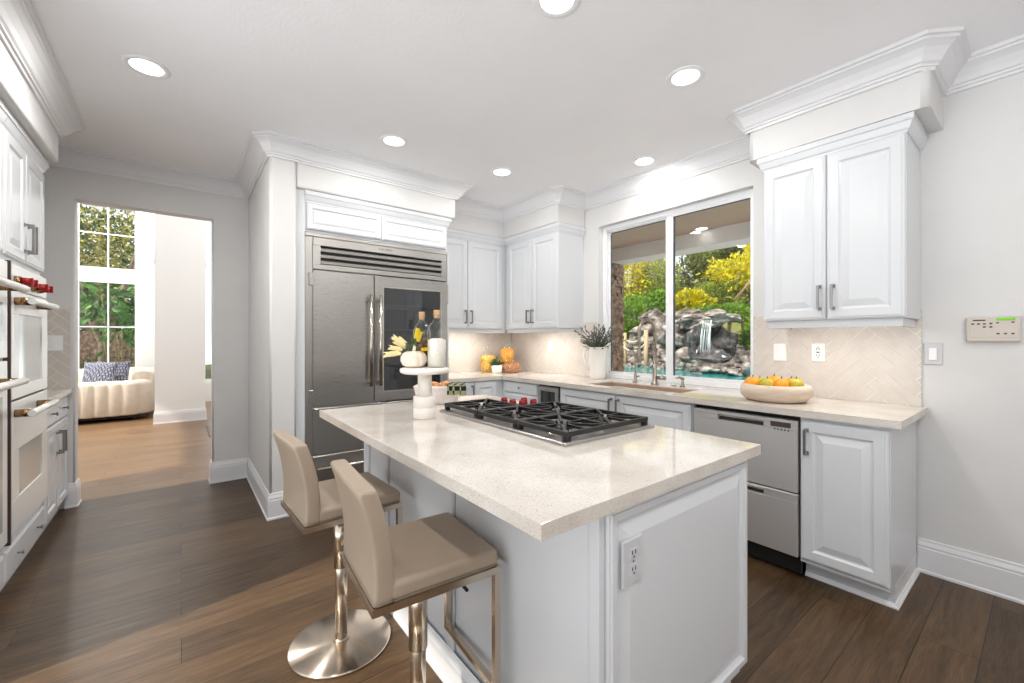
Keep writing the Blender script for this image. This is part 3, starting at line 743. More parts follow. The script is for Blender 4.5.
# stool side: stiles, rails and a deep skirting
b = B()
for (a, c) in ((IX0, IX0 + .07), (-2.06, -2.01), (-1.425, -1.375), (-.862, -.7105)): b.box(a, c, IY0 - .014, IY0, .10, CT0 - .001, .003)
b.box(IX0, IX1, IY0 - .008, IY0, .80, CT0 - .001, .002)
for (a, c) in ((-2.28, -2.06), (-2.01, -1.425), (-1.375, -.862)): b.box(a + .004, c - .004, IY0 - .004, IY0 + .001, .145, .795, .0015)
b.done('back_panel', 'cab', t)
b = B(); b.sweep([(IX0, IY1 - .09), (IX0, IY0 - .014), (IX1 + .004, IY0 - .014)], [(0, 0), (.022, 0), (.022, .012), (.014, .022), (.014, .095), (.004, .125), (0, .128)], 0, -1)
b.done('skirting', 'trim', t)
# end facing the window of the dining side: corner post and one big raised panel
b = B(); b.box(IX1 - .02, IX1 + .012, IY0 - .014, IY0 + .012, 0, CT0 - .001, .003); b.done('corner_post', 'cab', t)
END = [(0, 0), (0, .014), (.004, .019), (.010, .020), (.012, .024), (.030, .024), (.033, .018), (.040, .013), (.046, .012), (.080, .021), (.084, .022)]
o = B().panel('+x', IX1, IY0 + .014, IY1 + .018, .135, .866, END).done('end_panel', 'cab', t)
b = B(); b.box(IX1, IX1 + .004, IY0 + .012, IY1 - .075, .0, .135); b.done('end_plinth', 'cab', t)
# cook side doors
for k in range(3):
    a = IX0 + .01 + k * .548
    o = door(t, '+y', IY1, a, a + .54, .115, .862); pull(o, '+y', IY1 + .02, a + (.5 if k < 2 else .04), .69, .82)
o = B().box(-2.387, -.639, .575, 1.626, CT0 + .0005, CT1, .0012).done('island_worktop', 'quartz'); tag(o, 'large pale speckled stone worktop on the island with the gas cooktop set in it', 'worktop')

def outlet(label, face, p, u, z, kind='duplex', group=None, w=.076, h=.118, pm='plate'):
    t = thing('wall_outlet' if kind in ('duplex', 'gfci') else 'light_switch', label, 'outlet' if kind in ('duplex', 'gfci') else 'switch', fpt(face, p, u, 0, z - h / 2), group)
    B().panel(face, p, u - w / 2, u + w / 2, z - h / 2, z + h / 2, [(0, 0), (0, .004), (.003, .007)]).done('plate', pm, t)
    if kind == 'duplex':
        b = B()
        for s in (-.021, .021): b.panel(face, p + 0, u - .016, u + .016, z + s - .014, z + s + .014, [(0, .006), (0, .0085), (.001, .009)])
        b.done('socket', pm, t)
        b = B()
        for s in (-.021, .021):
            for du in (-.0065, .0065): b.panel(face, p, u + du - .0018, u + du + .0018, z + s - .002, z + s + .008, [(0, .008), (0, .0094)])
            b.panel(face, p, u - .0025, u + .0025, z + s - .011, z + s - .006, [(0, .008), (0, .0094)])
        b.panel(face, p, u - .002, u + .002, z - .002, z + .002, [(0, .006), (0, .0078)])
        b.done('slots', 'label', t)
    elif kind == 'gfci':
        B().panel(face, p, u - .017, u + .017, z - .034, z + .034, [(0, .006), (0, .009)]).done('socket', pm, t)
        b = B()
        for s in (-.02, .02):
            for du in (-.007, .007): b.panel(face, p, u + du - .0022, u + du + .0022, z + s - .004, z + s + .006, [(0, .008), (0, .0096)])
            b.panel(face, p, u - .003, u + .003, z + s * 1.0 - .012 * (1 if s < 0 else -1) - .003, z + s - .012 * (1 if s < 0 else -1) + .003, [(0, .008), (0, .0096)])
        b.panel(face, p, u - .008, u + .008, z - .004, z + .004, [(0, .008), (0, .0096)])
        b.done('slots', 'label', t)
    elif kind == 'rocker':
        B().panel(face, p, u - .016, u + .016, z - .033, z + .033, [(0, .006), (0, .009), (.002, .013)]).done('rocker', 'plate', t)
    elif kind == 'blank':
        B().panel(face, p, u - .017, u + .017, z - .034, z + .034, [(0, .006), (0, .008)]).done('insert', pm, t)
    return t
o_ = ORG
def outlet_on(label, face, p, *a, **k): return outlet(label, face, p, *a, **k)
outlet_on('grey duplex outlet plate on the end panel of the island', '+x', IX1 + .0215, .913, .721, 'duplex', None, .084, .118, 'plategrey')
outlet_on('white blank switch plate on the herringbone tile above the fruit bowl', '-y', WY - .009, -1.15, 1.20, 'blank')
outlet_on('white outlet with dark slots on the herringbone tile right of the fruit bowl', '-y', WY - .009, -.928, 1.205, 'gfci')
outlet_on('white outlet on the herringbone tile between the corner jars and the pitcher', '-y', WY - .009, -3.43, 1.212, 'duplex')
outlet_on('white outlet on the tile beside the refrigerator, seen past the sand-filled bottle', '+x', FX + .009, 2.285, 1.21, 'duplex')
outlet_on('light switch on the painted wall at the right end of the tiles', '-y', WY, -.401, 1.209, 'rocker', None, .074, .118, 'plategrey')
outlet_on('square white switch plate on the tile above the short left worktop', '+x', DX + .009, -.765, 1.26, 'rocker', None, .115, .118)

# alarm keypad
t = thing('alarm_keypad', 'beige wall keypad with a green screen on the wall right of the tiles', 'keypad', (-.185, WY, 1.27))
b = B(); b.box(-.276, -.093, WY - .028, WY - .0005, 1.277, 1.404, .008, 3, True); b.done('case', 'beigeplastic', t)
B().box(-.262, -.10, WY - .0295, WY - .027, 1.298, 1.392, .002).done('faceplate', 'beigeplastic', t)
B().box(-.172, -.110, WY - .0305, WY - .0285, 1.383, 1.397, .001).done('screen', 'lcd', t)
for (u, z) in ((-.252, 1.368), (-.232, 1.368), (-.212, 1.368), (-.190, 1.370), (-.168, 1.372), (-.118, 1.374), (-.212, 1.352), (-.190, 1.352), (-.166, 1.318), (-.142, 1.318), (-.118, 1.318)):
    B().box(u - .0052, u + .0052, WY - .032, WY - .029, z - .0032, z + .0032, .001).done('button', 'button', t)
B().box(-.252, -.208, WY - .0302, WY - .0292, 1.383, 1.389).done('printed_strip', 'label', t)

# ------------------------------------------------------------------ cooktop
t = thing('gas_cooktop', 'stainless gas cooktop with black grates set in the island worktop', 'cooktop', (-1.495, 1.315, CT1))
X0, X1, Y0, Y1 = -1.95, -1.04, 1.05, 1.58
b = B()
zs = [(0, .0008), (0, .010), (.004, .0125), (.020, .0125), (.026, .007)]
prev = None
for (i, h) in zs:
    cur = [b.bm.verts.new((x, y, CT1 + h)) for x, y in ((X0 + i, Y0 + i), (X1 - i, Y0 + i), (X1 - i, Y1 - i), (X0 + i, Y1 - i))]
    if prev:
        for k in range(4): b.bm.faces.new((prev[k - 1], prev[k], cur[k], cur[k - 1]))
    else: b.bm.faces.new(cur)
    prev = cur
b.bm.faces.new(prev); b.done('pan', 'steel', t)
def grate(x0, x1, y0, y1, cs):
    b = B(); z = CT1 + .046; w = .013; h = .018
    def br(xa, xb, ya, yb, za=z - h, zb=z): b.box(xa, xb, ya, yb, za, zb, .002)
    br(x0, x1, y0, y0 + w); br(x0, x1, y1 - w, y1); br(x0, x0 + w, y0 + w, y1 - w); br(x1 - w, x1, y0 + w, y1 - w)
    for x in (x0 + .012, x1 - .012):
        for y in (y0 + .012, y1 - .012): b.box(x - .011, x + .011, y - .011, y + .011, CT1 + .008, z - h, .002)
    if len(cs) == 2: br(x0 + w, x1 - w, (y0 + y1) / 2 - w / 2, (y0 + y1) / 2 + w / 2)
    for (cx, cy, ex, ey) in cs:
        for (sx, sy) in ((1, 1), (1, -1), (-1, 1), (-1, -1)):
            a = Vector((cx + sx * .018, cy + sy * .018, z - .007)); c = Vector((cx + sx * ex, cy + sy * ey, z - .007))
            b.bar(a, c, .011)
        for (sx, sy) in ((1, 0), (-1, 0), (0, 1), (0, -1)):
            b.bar((cx + sx * .03, cy + sy * .03, z - .007), (cx + sx * ex, cy + sy * ey, z - .007), .010)
    return b.done('grate', 'iron', t)
def burner(cx, cy, r):
    b = B(); b.lathe([(0, 0), (r * 1.5, 0), (r * 1.45, .004), (r * 1.02, .006), (r, .016), (0, .016)], (cx, cy, CT1 + .007), 24); o = b.done('burner', 'chrome', t)
    b = B(); b.lathe([(0, 0), (r * .95, 0), (r * .98, .004), (r * .8, .008), (0, .009)], (cx, cy, CT1 + .023), 24); b.done('cap', 'iron', o)
gy0, gy1 = Y0 + .022, Y1 - .022
gm = (gy0 + gy1) / 2
A0, A1, A2, A3 = X0 + .012, -1.635, -1.345, X1 - .014
grate(A0, A1, gy0, 1.345, [((A0 + A1) / 2, 1.21, .14, .12)])
grate(A1 + .004, A2 - .002, gy0, gy1, [((A1 + A2) / 2, gm - .125, .13, .11), ((A1 + A2) / 2, gm + .125, .13, .11)])
grate(A2 + .002, A3, gy0, gy1, [((A2 + A3) / 2, gm - .125, .13, .11), ((A2 + A3) / 2, gm + .125, .13, .11)])
for (x, y, r) in (((A0 + A1) / 2, 1.21, .042), ((A1 + A2) / 2, gm - .125, .036), ((A1 + A2) / 2, gm + .125, .046), ((A2 + A3) / 2, gm - .125, .046), ((A2 + A3) / 2, gm + .125, .036)): burner(x, y, r)
for (x, y) in ((-1.906, 1.436), (-1.828, 1.436), (-1.762, 1.45), (-1.838, 1.525), (-1.758, 1.525)):
    b = B(); b.lathe([(0, 0), (.026, 0), (.026, .004), (0, .004)], (x, y, CT1 + .007), 20); b.lathe([(0, .004), (.02, .004), (.0185, .03), (.016, .034), (0, .034)], (x, y, CT1 + .007), 20)
    b.box(x - .005, x + .005, y - .019, y + .019, CT1 + .04, CT1 + .046, .002); b.done('knob', 'red', t)

# ------------------------------------------------------------------ counter stools
def make_stool(label, loc, rot):
    t = thing('counter_stool', label, 'stool', (0, 0, 0), 'counter stools at the island')
    b = B(); b.lathe([(0, 0), (.200, 0), (.203, .004), (.203, .009), (.199, .012), (.05, .0165), (.026, .018), (0, .018)], Z3, 64); b.done('base', 'spun', t)
    b = B(); b.cyl((0, 0, .016), (0, 0, .50), .0245, None, 24); b.lathe([(.0245, .017), (.031, .017), (.031, .024), (.0245, .027)], Z3, 24); b.done('pole', 'stoolsteel', t)
    b = B(); b.cyl((0, 0, .325), (0, 0, .568), .0295, None, 24); b.done('sleeve', 'stoolsteel', t)
    b = B(); b.box(-.10, .10, -.09, .09, .562, .580, .003); b.done('mount_plate', 'iron', t)
    b = B(); b.tube([(.02, .02, .555), (.05, .10, .54), (.065, .14, .485)], .006, 8); b.done('lift_lever', 'iron', t)
    b = B(); z0, z1 = .579, .600
    b.slab([-.180, -.160, .160, .180], [-.193, -.173, .173, .193], lambda i, j: not (i == 1 and j == 1), z0, z1); b.box(-.1595, .1595, -.02, .02, z0 + .003, z1 - .004)
    b.done('seat_frame', 'stoolsteel', t)
    b = B()
    for x in (-.170, .170): b.box(x - .010, x + .010, .173, .193, .215, z0 + .001)
    b.box(-.1595, .1595, .1735, .1925, .2155, .2345); b.done('footrest', 'stoolsteel', t)
    b = B(); b.box(-.176, .176, -.145, .190, .6015, .650, .014, 4, True)
    for v in b.bm.verts:
        if v.co.z > .63:
            k = 1 - min(1, (abs(v.co.x) / .176) ** 4); kk = 1 - min(1, (abs((v.co.y - .02) / .167)) ** 4); v.co.z += .004 * k * kk
    b.box(-.170, .170, -.140, .185, .5945, .603)
    b.done('seat', 'leather', t)
    # upholstered back: a pad bowed upwards and leaning out
    b = B(); N = 16; rows = []
    for i in range(N + 1):
        f = i / N; z = .6015 + f * .292
        yo = -.188 + .016 * math.sin(f * math.pi * .75) - .050 * f ** 1.5
        th = .056 - .006 * f
        rows.append((z, yo, th))
    ring_pts = []
    for (z, yo, th) in rows:
        w = .177; r = .012; q = []
        for (cx, cy, a0) in ((w - r, yo + th - r, 0), (-w + r, yo + th - r, 90), (-w + r, yo + r, 180), (w - r, yo + r, 270)):
            for k in range(4):
                a = math.radians(a0 + k * 30); q.append((cx + r * math.cos(a), cy + r * math.sin(a), z))
        ring_pts.append(q)
    top = ring_pts[-1]; c0 = sum(p[1] for p in top) / len(top)
    for s, dz in ((.95, .005), (.82, .009)): ring_pts.append([(p[0] * (1 - (1 - s) * .14), c0 + (p[1] - c0) * s, p[2] + dz) for p in top])
    R = [[b.bm.verts.new(p) for p in q] for q in ring_pts]
    for a, c in zip(R, R[1:]):
        for k in range(16): b.bm.faces.new((a[k - 1], a[k], c[k], c[k - 1])).smooth = True
    b.bm.faces.new(R[0]); b.bm.faces.new(R[-1]); b.done('backrest', 'leather', t)
    t.location = loc; t.rotation_euler = (0, 0, math.radians(rot))
    return t
s1 = make_stool('taupe leather counter stool nearest the camera, its round base hidden below the seat', (-1.228, .586, 0), -4)
s2 = copy_tree(s1); s2.location = (-1.866, .536, 0); s2.rotation_euler = (0, 0, math.radians(2.5))
s2['label'] = 'taupe leather counter stool farther along the island, its round steel base in view'

# ------------------------------------------------------------------ things on the island
SX, SY = -1.848, .917
t = thing('cake_stand', 'pale marble pedestal stand on the island left of the cooktop', 'cake stand', (SX, SY, CT1))
b = B(); b.lathe([(0, 0), (.052, 0), (.054, .003), (.054, .047), (.051, .050), (.051, .052), (.054, .055), (.054, .102), (.051, .105), (0, .105)], (SX, SY, CT1), 40); b.done('foot', 'marble', t)
b = B(); b.lathe([(0, .105), (.033, .105), (.033, .212), (0, .212)], (SX, SY, CT1), 32); b.done('column', 'marble', t)
b = B(); b.lathe([(0, .212), (.10, .212), (.114, .218), (.117, .228), (.114, .237), (.106, .240), (0, .240)], (SX, SY, CT1), 48); b.done('plate', 'marble', t)
PZ = CT1 + .2402
px, py = SX - .036, SY - .040
t = thing('decorative_pumpkin', 'small white ribbed pumpkin on the marble stand holding pale dried flowers', 'pumpkin', (px, py, PZ))
b = B(); rib = lambda a, z: 1 + .13 * abs(math.sin(a * 5)) ** .6 - .10
b.lathe([(0, .006), (.018, .002), (.034, .001), (.052, .012), (.061, .030), (.061, .050), (.050, .068), (.032, .077), (.014, .076), (0, .070)], (px, py, PZ), 72, wob=rib); b.done('body', 'pumpkin', t)
B().tube([(px, py, PZ + .07), (px + .006, py, PZ + .09), (px + .002, py + .004, PZ + .104)], [.011, .008, .006], 8).done('stem', 'stem', t)
def spray(b, p, d, L, r, n):
    d = Vector(d).normalized(); p = Vector(p)
    for i in range(n):
        f = i / n; o = d.orthogonal().normalized(); o.rotate(Matrix.Rotation(i * 2.4, 3, d))
        b.leaf(p + d * L * f + o * r * .2, d * .9 + o * .45, L * .42, r * 1.6, o)
rt = Vector((.6163, .7875, 0)); fwd = Vector((-.7875, .6163, 0))
t = thing('dried_flowers', 'cream dried flower spikes sticking out to the left of the white pumpkin', 'dried flowers', (px, py, PZ + .075))
b = B(); s = B()
c0 = Vector((px, py, PZ + .078))
for (dr, du, df, L0, L1, w, q) in ((-.80, .58, -.2, .045, .062, .010, 1), (-.90, .42, .15, .04, .055, .010, 1), (-.98, .16, -.2, .05, .055, .010, 1), (-.93, -.12, -.25, .055, .07, .010, 1), (-.55, .45, .2, .05, .045, .009, 1), (.18, 1, 0, .055, .045, .011, 2), (.32, .95, .15, .045, .045, .010, 2), (.75, .12, -.4, .045, .03, .009, 2)):
    d = (rt * dr + Vector((0, 0, du)) + fwd * df).normalized(); st = c0 + d * L0
    s.tube([c0 - Vector((0, 0, .012)), c0 + d * L0 * .5 + Vector((0, 0, .006)), st, st + d * L1 * .8], .0018, 6)
    if q == 2: yv = B()
    spray(b if q == 1 else yv, st, d, L1, w, 30)
    if q == 2: yv.done('yellow_flower', 'yellow', t)
for k in range(12):
    d = Vector((random.uniform(-1, .6), random.uniform(-.6, .6), random.uniform(.3, 1))); s.leaf(c0 + d * .03, d, random.uniform(.03, .06), .012)
b.done('flower_spikes', 'straw', t); s.done('stems', 'leaf', t)
def bottle(label, x, y, r, H, fill, fm, ch):
    t = thing('glass_bottle', label, 'bottle', (x, y, PZ), 'corked glass bottles on the marble stand')
    b = B(); b.lathe([(0, .0005), (r * .9, .0005), (r, .006), (r, H * .60), (r * .93, H * .68), (r * .70, H * .76), (r * .40, H * .81), (r * .33, H * .84), (r * .33, H * .90), (r * .48, H * .925), (r * .46, H * .94), (r * .30, H * .935)], (x, y, PZ), 32); b.done('glass', 'glass', t)
    b = B(); b.lathe([(0, .004), (r * .93, .004), (r * .93, fill - .005), (r * .5, fill + .004), (0, fill + .002)], (x, y, PZ), 32); b.done('contents', fm, t)
    b = B(); b.lathe([(0, H * .86), (r * .27, H * .86), (r * .34, H * .975), (r * .32, H), (0, H)], (x, y, PZ), 16); b.done('cork', 'cork', t)
bottle('corked glass bottle full of white sand on the marble stand', SX + .022, SY + .052, .046, .275, .135, 'sand', 1)
bottle('corked glass bottle of dark dried spice behind the white pumpkin', SX - .078, SY + .022, .043, .270, .135, 'spice', 0)

# baking dish, rolls and towel behind the stand
dx, dy = -2.240, 1.200
t = thing('serving_dish', 'pale speckled serving dish on the island behind the marble stand', 'dish', (dx, dy, CT1))
ax = Vector((.6163, .7875, 0)); bx_ = Vector((-.7875, .6163, 0))
def obox_ring(levels, c, n=1):
    b = B(); prev = None
    for (hw, hd, z, r) in levels:
        cur = []
        for (sx, sy, a0) in ((1, 1, 0), (-1, 1, 90), (-1, -1, 180), (1, -1, 270)):
            for k in range(5):
                a = math.radians(a0 + k * 22.5); u = sx * (hw - r) + r * math.cos(a); v = sy * (hd - r) + r * math.sin(a)
                q = Vector((c[0], c[1], c[2] + z)) + ax * u + bx_ * v; cur.append(b.bm.verts.new(q))
        if prev:
            for k in range(20): b.bm.faces.new((prev[k - 1], prev[k], cur[k], cur[k - 1])).smooth = True
        else: b.bm.faces.new(cur)
        prev = cur
    b.bm.faces.new(prev); return b
obox_ring([(.105, .075, .0005, .03), (.113, .082, .012, .03), (.130, .095, .092, .03), (.134, .098, .104, .03), (.129, .093, .106, .03), (.122, .086, .098, .03), (.105, .075, .02, .03)], (dx, dy, CT1)).done('bowl', 'pink_ceramic', t)
for k, (u, v, l) in enumerate(((-.02, -.03, 'golden baked roll in the serving dish, middle of the three'), (.045, .0, 'golden baked roll in the serving dish, towards the striped towel'), (-.07, .03, 'golden baked roll in the serving dish, towards the refrigerator'))):
    q = Vector((dx, dy, CT1)) + ax * u + bx_ * v
    o = B().ico((q.x, q.y, q.z + .098),   .040, .034, .030, 3, .12, 2, k * 3.1).done('bread_roll', 'bread'); tag(o, l, 'bread roll', 'rolls in the serving dish')
for (u, z0) in ((0, 0),):
    b = B(); cols = 9; rows = [(-.05, .116), (.01, .118), (.05, .117), (.090, .115), (.104, .112), (.108, .096), (.107, .075), (.104, .058)]
    g = []
    for (w, z) in rows:
        g.append([b.bm.verts.new(Vector((dx, dy, CT1 + z + .002 * math.sin(i * 1.7))) + ax * (.055 + i * .0135 + (.012 if w > .1 else 0)) - bx_ * (w + .003 * math.sin(i * 1.3))) for i in range(cols)])
    for r0, r1 in zip(g, g[1:]):
        for i in range(cols - 1): b.bm.faces.new((r0[i], r0[i + 1], r1[i + 1], r1[i])).smooth = True
    geom = bmesh.ops.solidify(b.bm, geom=b.bm.faces[:], thickness=.004)
    o = b.done('tea_towel', 'plaid'); tag(o, 'dark checked tea towel draped over the right end of the serving dish', 'towel')

# ------------------------------------------------------------------ things on the window worktop
t = thing('pitcher', 'tall white ceramic pitcher on the worktop left of the sink', 'pitcher', (-2.672, 3.13, CT1))
vx, vy = -2.672, 3.13
b = B(); b.lathe([(0, .001), (.070, .001), (.075, .006), (.078, .06), (.080, .14), (.086, .22), (.098, .285), (.104, .300), (.100, .301), (.090, .28), (.074, .14), (.07, .02), (0, .015)], (vx, vy, CT1), 36, wob=lambda a, z: 1 + (.16 if z > .25 else 0) * max(0, math.cos(a - 2.6)) ** 6); b.done('body', 'ceramic', t)
hd = -rt
b = B(); b.tube([Vector((vx, vy, CT1 + .27)) + hd * .09, Vector((vx, vy, CT1 + .275)) + hd * .125, Vector((vx, vy, CT1 + .23)) + hd * .135, Vector((vx, vy, CT1 + .14)) + hd * .115, Vector((vx, vy, CT1 + .085)) + hd * .076], .011, 10); b.done('handle', 'ceramic', t)
t = thing('lavender_bunch', 'bunch of dusky lavender stalks standing in the white pitcher', 'plant', (vx, vy, CT1 + .28))
b = B(); s = B(); c0 = Vector((vx, vy, CT1 + .27))
for k in range(46):
    a = random.uniform(0, 6.28); sp = random.uniform(.1, 1.15); d = Vector((math.cos(a) * sp, math.sin(a) * sp, random.uniform(.3, .95))).normalized(); L = random.uniform(.16, .30)
    if c0.y + d.y * L > (3.28 if c0.x + d.x * L > -2.73 else 3.20): d.y *= .25
    tip = c0 + d * L; s.tube([c0, c0 + d * L * .5 + Vector((0, 0, .012)), tip], .0022, 5)
    for q in range(9):
        f = .5 + .5 * q / 9; s.leaf(c0 + d * L * f, d + Vector((random.uniform(-.9, .9), random.uniform(-.9, .9), random.uniform(-.5, .9))), .036, .013)
for k in range(60):
    d = Vector((random.uniform(-1, 1), random.uniform(-1, .6), random.uniform(0, .7))).normalized(); b.leaf(c0 + d * random.uniform(.02, .07), d, random.uniform(.05, .10), .018)
s.done('stalks', 'laven', t); b.done('leaves', 'leaf', t)

cx, cy = -1.050, 2.880
t = thing('fruit_bowl', 'wide low whitewashed wooden bowl of fruit on the worktop right of the window', 'bowl', (cx, cy, CT1))
b = B(); b.lathe([(0, .001), (.140, .001), (.158, .005), (.185, .030), (.194, .055), (.190, .080), (.178, .098), (.162, .101), (.154, .092), (.146, .05), (.10, .03), (0, .026)], (cx, cy, CT1), 56); b.done('body', 'wood_bowl', t)
fr = [(-.15, -.035, .062, 'orange', 'orange at the left end of the fruit bowl'), (-.055, -.06, .058, 'pear', 'green pear second from the left in the fruit bowl'), (.035, -.06, .060, 'orange', 'orange in the middle front of the fruit bowl'), (.125, -.035, .062, 'pear', 'green pear at the right end of the fruit bowl'), (-.01, .05, .068, 'orange', 'orange at the back of the fruit bowl, top of the heap'), (-.105, .06, .052, 'pear', 'yellow-green pear at the back left of the fruit bowl'), (.10, .065, .056, 'orange', 'orange at the back right of the fruit bowl')]
for k, (u, v, zc, kd, l) in enumerate(fr):
    q = Vector((cx, cy, CT1 + zc + .040)) + Vector((.93, .36, 0)) * u * .82 + Vector((-.36, .93, 0)) * v * .82
    t = thing('orange' if kd == 'orange' else 'pear', l, 'fruit', q - Vector((0, 0, .04)), 'fruit in the wooden bowl')
    if kd == 'orange': B().ico(q, .044, .044, .040, 3, .03, 2, k).done('flesh', 'orange', t)
    else: B().ico(q, .043, .043, .041, 3, .08, 1.2, k).done('flesh', 'pear', t)
    B().cyl(q + Vector((.004, -.006, .036)), q + Vector((.008, -.010, .052)), .003, .0025, 6).done('stalk', 'button', t)

def jar(label, x, y, r, H, fill, m, lid):
    t = thing('glass_jar', label, 'jar', (x, y, CT1), 'pasta jars in the corner')
    b = B(); b.lathe([(0, .0006), (r, .0006), (r, H), (r * .9, H + .012), (r * .9, H + .02)], (x, y, CT1), 28); b.done('glass', 'glass', t)
    b = B(); b.lathe([(0, .006), (r * .86, .006), (r * .88, fill * .3), (r * .86, fill * .6), (r * .87, fill * .92), (r * .5, fill), (0, fill * .97)], (x, y, CT1), 28)
    for k in range(420):
        a = random.uniform(0, 6.28); z = random.uniform(.02, fill); rr = r * random.uniform(.80, .90); b.leaf((x + rr * math.cos(a), y + rr * math.sin(a), CT1 + z), (random.uniform(-1, 1), random.uniform(-1, 1), random.uniform(-1, 1)), .026, .014)
    b.done('pasta', m, t)
    b = B(); b.lathe([(0, H + .02), (r * .92, H + .02), (r * .92, H + .03), (r * .3, H + .045), (r * .22, H + .05), (r * .26, H + .07), (0, H + .075)], (x, y, CT1), 24); b.done('lid', 'glass', t)
jar('glass jar of yellow pasta, left of the small potted plant', -4.00, 2.775, .082, .20, .185, 'pasta', 1)
jar('tallest glass jar of orange pasta in the corner, behind the pink one', -3.925, 3.0, .085, .285, .27, 'pasta2', 1)
jar('short wide glass jar of pinkish pasta right of the small potted plant', -3.755, 2.925, .098, .105, .095, 'pasta3', 1)
t = thing('potted_plant', 'small bushy plant in a white pot between the pasta jars in the corner', 'plant', (-3.80, 2.76, CT1))
b = B(); b.lathe([(0, .001), (.048, .001), (.056, .008), (.060, .085), (.056, .088), (.05, .08), (0, .078)], (-3.80, 2.76, CT1), 28); b.done('pot', 'ceramic', t)
b = B(); c0 = Vector((-3.80, 2.76, CT1 + .08))
for k in range(170):
    d = Vector((random.gauss(0, 1), random.gauss(0, 1), random.uniform(.1, 1.3))).normalized(); b.leaf(c0 + d * random.uniform(.01, .07), d + Vector((0, 0, .2)), random.uniform(.025, .045), .018)
b.done('foliage', 'leaf', t)

# ================================================================== left run: ovens and cabinets
OY = -.70
t = thing('tall_oven_cabinet', 'tall white cabinet on the left housing the double oven, with drawers below', 'cabinet', (-3.55, OY, 0))
b = B(); b.slab([-3.935, -3.915, -3.185, -3.165], [LY + .002, LY + .02, OY], lambda i, j: j == 0 or i != 1, .25, 1.69); b.box(-3.935, -3.165, LY + .002, OY, .08, .25); b.box(-3.935, -3.165, LY + .002, OY, 1.69, RZ1); b.done('body', 'cab', t)
b = B(); b.sweep([(-3.932, LY + .01), (-3.932, OY + .002), (-3.165, OY + .002)], CORN, RZ1 - .003, 1); b.done('cornice', 'cab', t)
o = door(t, '+y', OY, -3.925, -3.522, 1.712, RZ1 - .008); pull(o, '+y', OY + .02, -3.553, 1.775, 1.92)
o = door(t, '+y', OY, -3.516, -3.175, 1.712, RZ1 - .008); pull(o, '+y', OY + .02, -3.485, 1.775, 1.92)
o = door(t, '+y', OY, -3.925, -3.175, .09, .24, 'drawer', DRAW); knob(o, '+y', OY + .02, -3.74, .165, s=.9); knob(o, '+y', OY + .02, -3.36, .165, s=.9)
b = B(); b.sweep([(-3.935, OY - .04), (-3.165, OY - .04)], [(0, 0), (.012, 0), (.012, .08), (0, .08)], 0, 1); b.done('plinth', 'cab', t)
t = thing('double_oven', 'pale double wall oven with red knobs, in the tall cabinet on the left', 'oven', (-3.55, OY, .26))
x0, x1 = -3.908, -3.192
b = B(); b.box(x0, x1, LY + .03, OY, .27, 1.68); b.box(x0 - .012, x1 + .012, OY + .001, OY + .012, .262, 1.684, .002); b.done('body', 'ovensteel', t)
B().box(x0, x1, OY + .012, OY + .03, 1.545, 1.672, .003).done('control_panel', 'ovensteel', t)
def oven_door(z0, z1, w0, w1, hz):
    b = B(); ya, yb = OY + .012, OY + .034; wx0, wx1 = -3.78, -3.32
    b.box(x0, x1, ya, yb, z0, w0, .002); b.box(x0, x1, ya, yb, w1, z1, .002); b.box(x0, wx0, ya, yb, w0, w1); b.box(wx1, x1, ya, yb, w0, w1)
    o = b.done('oven_door', 'ovensteel', t)
    B().box(wx0, wx1, ya + .004, yb - .005, w0, w1).done('window', 'ovenglass', o)
    b = B(); b.cyl((x0 + .185, OY + .10, hz), (x1 - .02, OY + .10, hz), .017, None, 18); h = b.done('handle', 'ovensteel', o)
    b = B()
    b.bm.free()
    for x in (x0 + .24, x1 - .055): B().cyl((x, OY + .034, hz), (x, OY + .095, hz), .02, .02, 14).done('handle_post', 'bronze', h)
oven_door(.985, 1.535, 1.05, 1.42, 1.484); oven_door(.30, .972, .475, .72, .912)
B().box(x0, x1, OY + .012, OY + .018, .972, .985).done('door_gap', 'dark', t)
b = B(); b.box(x1 + .005, x1 + .019, OY + .010, OY + .035, .27, 1.68); b.done('side_gap_shade', 'button', t)  # dark strip put in for the shade of the gap between the ovens
for x in (-3.20 - .07, -3.36, -3.58, -3.70):
    b = B(); b.cyl((x, OY + .03, 1.588), (x, OY + .052, 1.588), .027, .025, 20); k_ = b.done('knob_bezel', 'bronze', t)
    b = B(); b.cyl((x, OY + .052, 1.588), (x, OY + .085, 1.588), .021, .019, 20); b.box(x - .004, x + .004, OY + .085, OY + .094, 1.568, 1.608, .001); b.done('knob', 'red', k_)
# the next tall unit towards the camera
t = thing('tall_oven_cabinet', 'tall white cabinet at the left edge of the photo housing the second built-in oven', 'cabinet', (-2.76, OY, 0))
b = B(); b.slab([-3.160, -3.14, -2.40, -2.38], [LY + .002, LY + .02, OY], lambda i, j: j == 0 or i != 1, .25, 1.69); b.box(-3.160, -2.38, LY + .002, OY, .0, .25); b.box(-3.160, -2.38, LY + .002, OY, 1.69, RZ1); b.done('body', 'cab', t)
b = B(); b.sweep([(-3.16, OY + .002), (-2.383, OY + .002), (-2.383, LY + .01)], CORN, RZ1 - .003, 1); b.done('cornice', 'cab', t)
o = door(t, '+y', OY, -3.15, -2.77, 1.712, RZ1 - .008); o = door(t, '+y', OY, -2.765, -2.39, 1.712, RZ1 - .008)
o = door(t, '+y', OY, -3.15, -2.39, .09, .24, 'drawer', DRAW)
t = thing('built_in_oven', 'built-in oven at the left edge of the photo, only its handle ends in view', 'oven', (-2.77, OY, .26))
x0, x1 = -3.132, -2.408
b = B(); b.box(x0, x1, LY + .03, OY, .27, 1.68); b.box(x0 - .012, x1 + .012, OY + .001, OY + .012, .262, 1.684, .002); b.done('body', 'ovensteel', t)
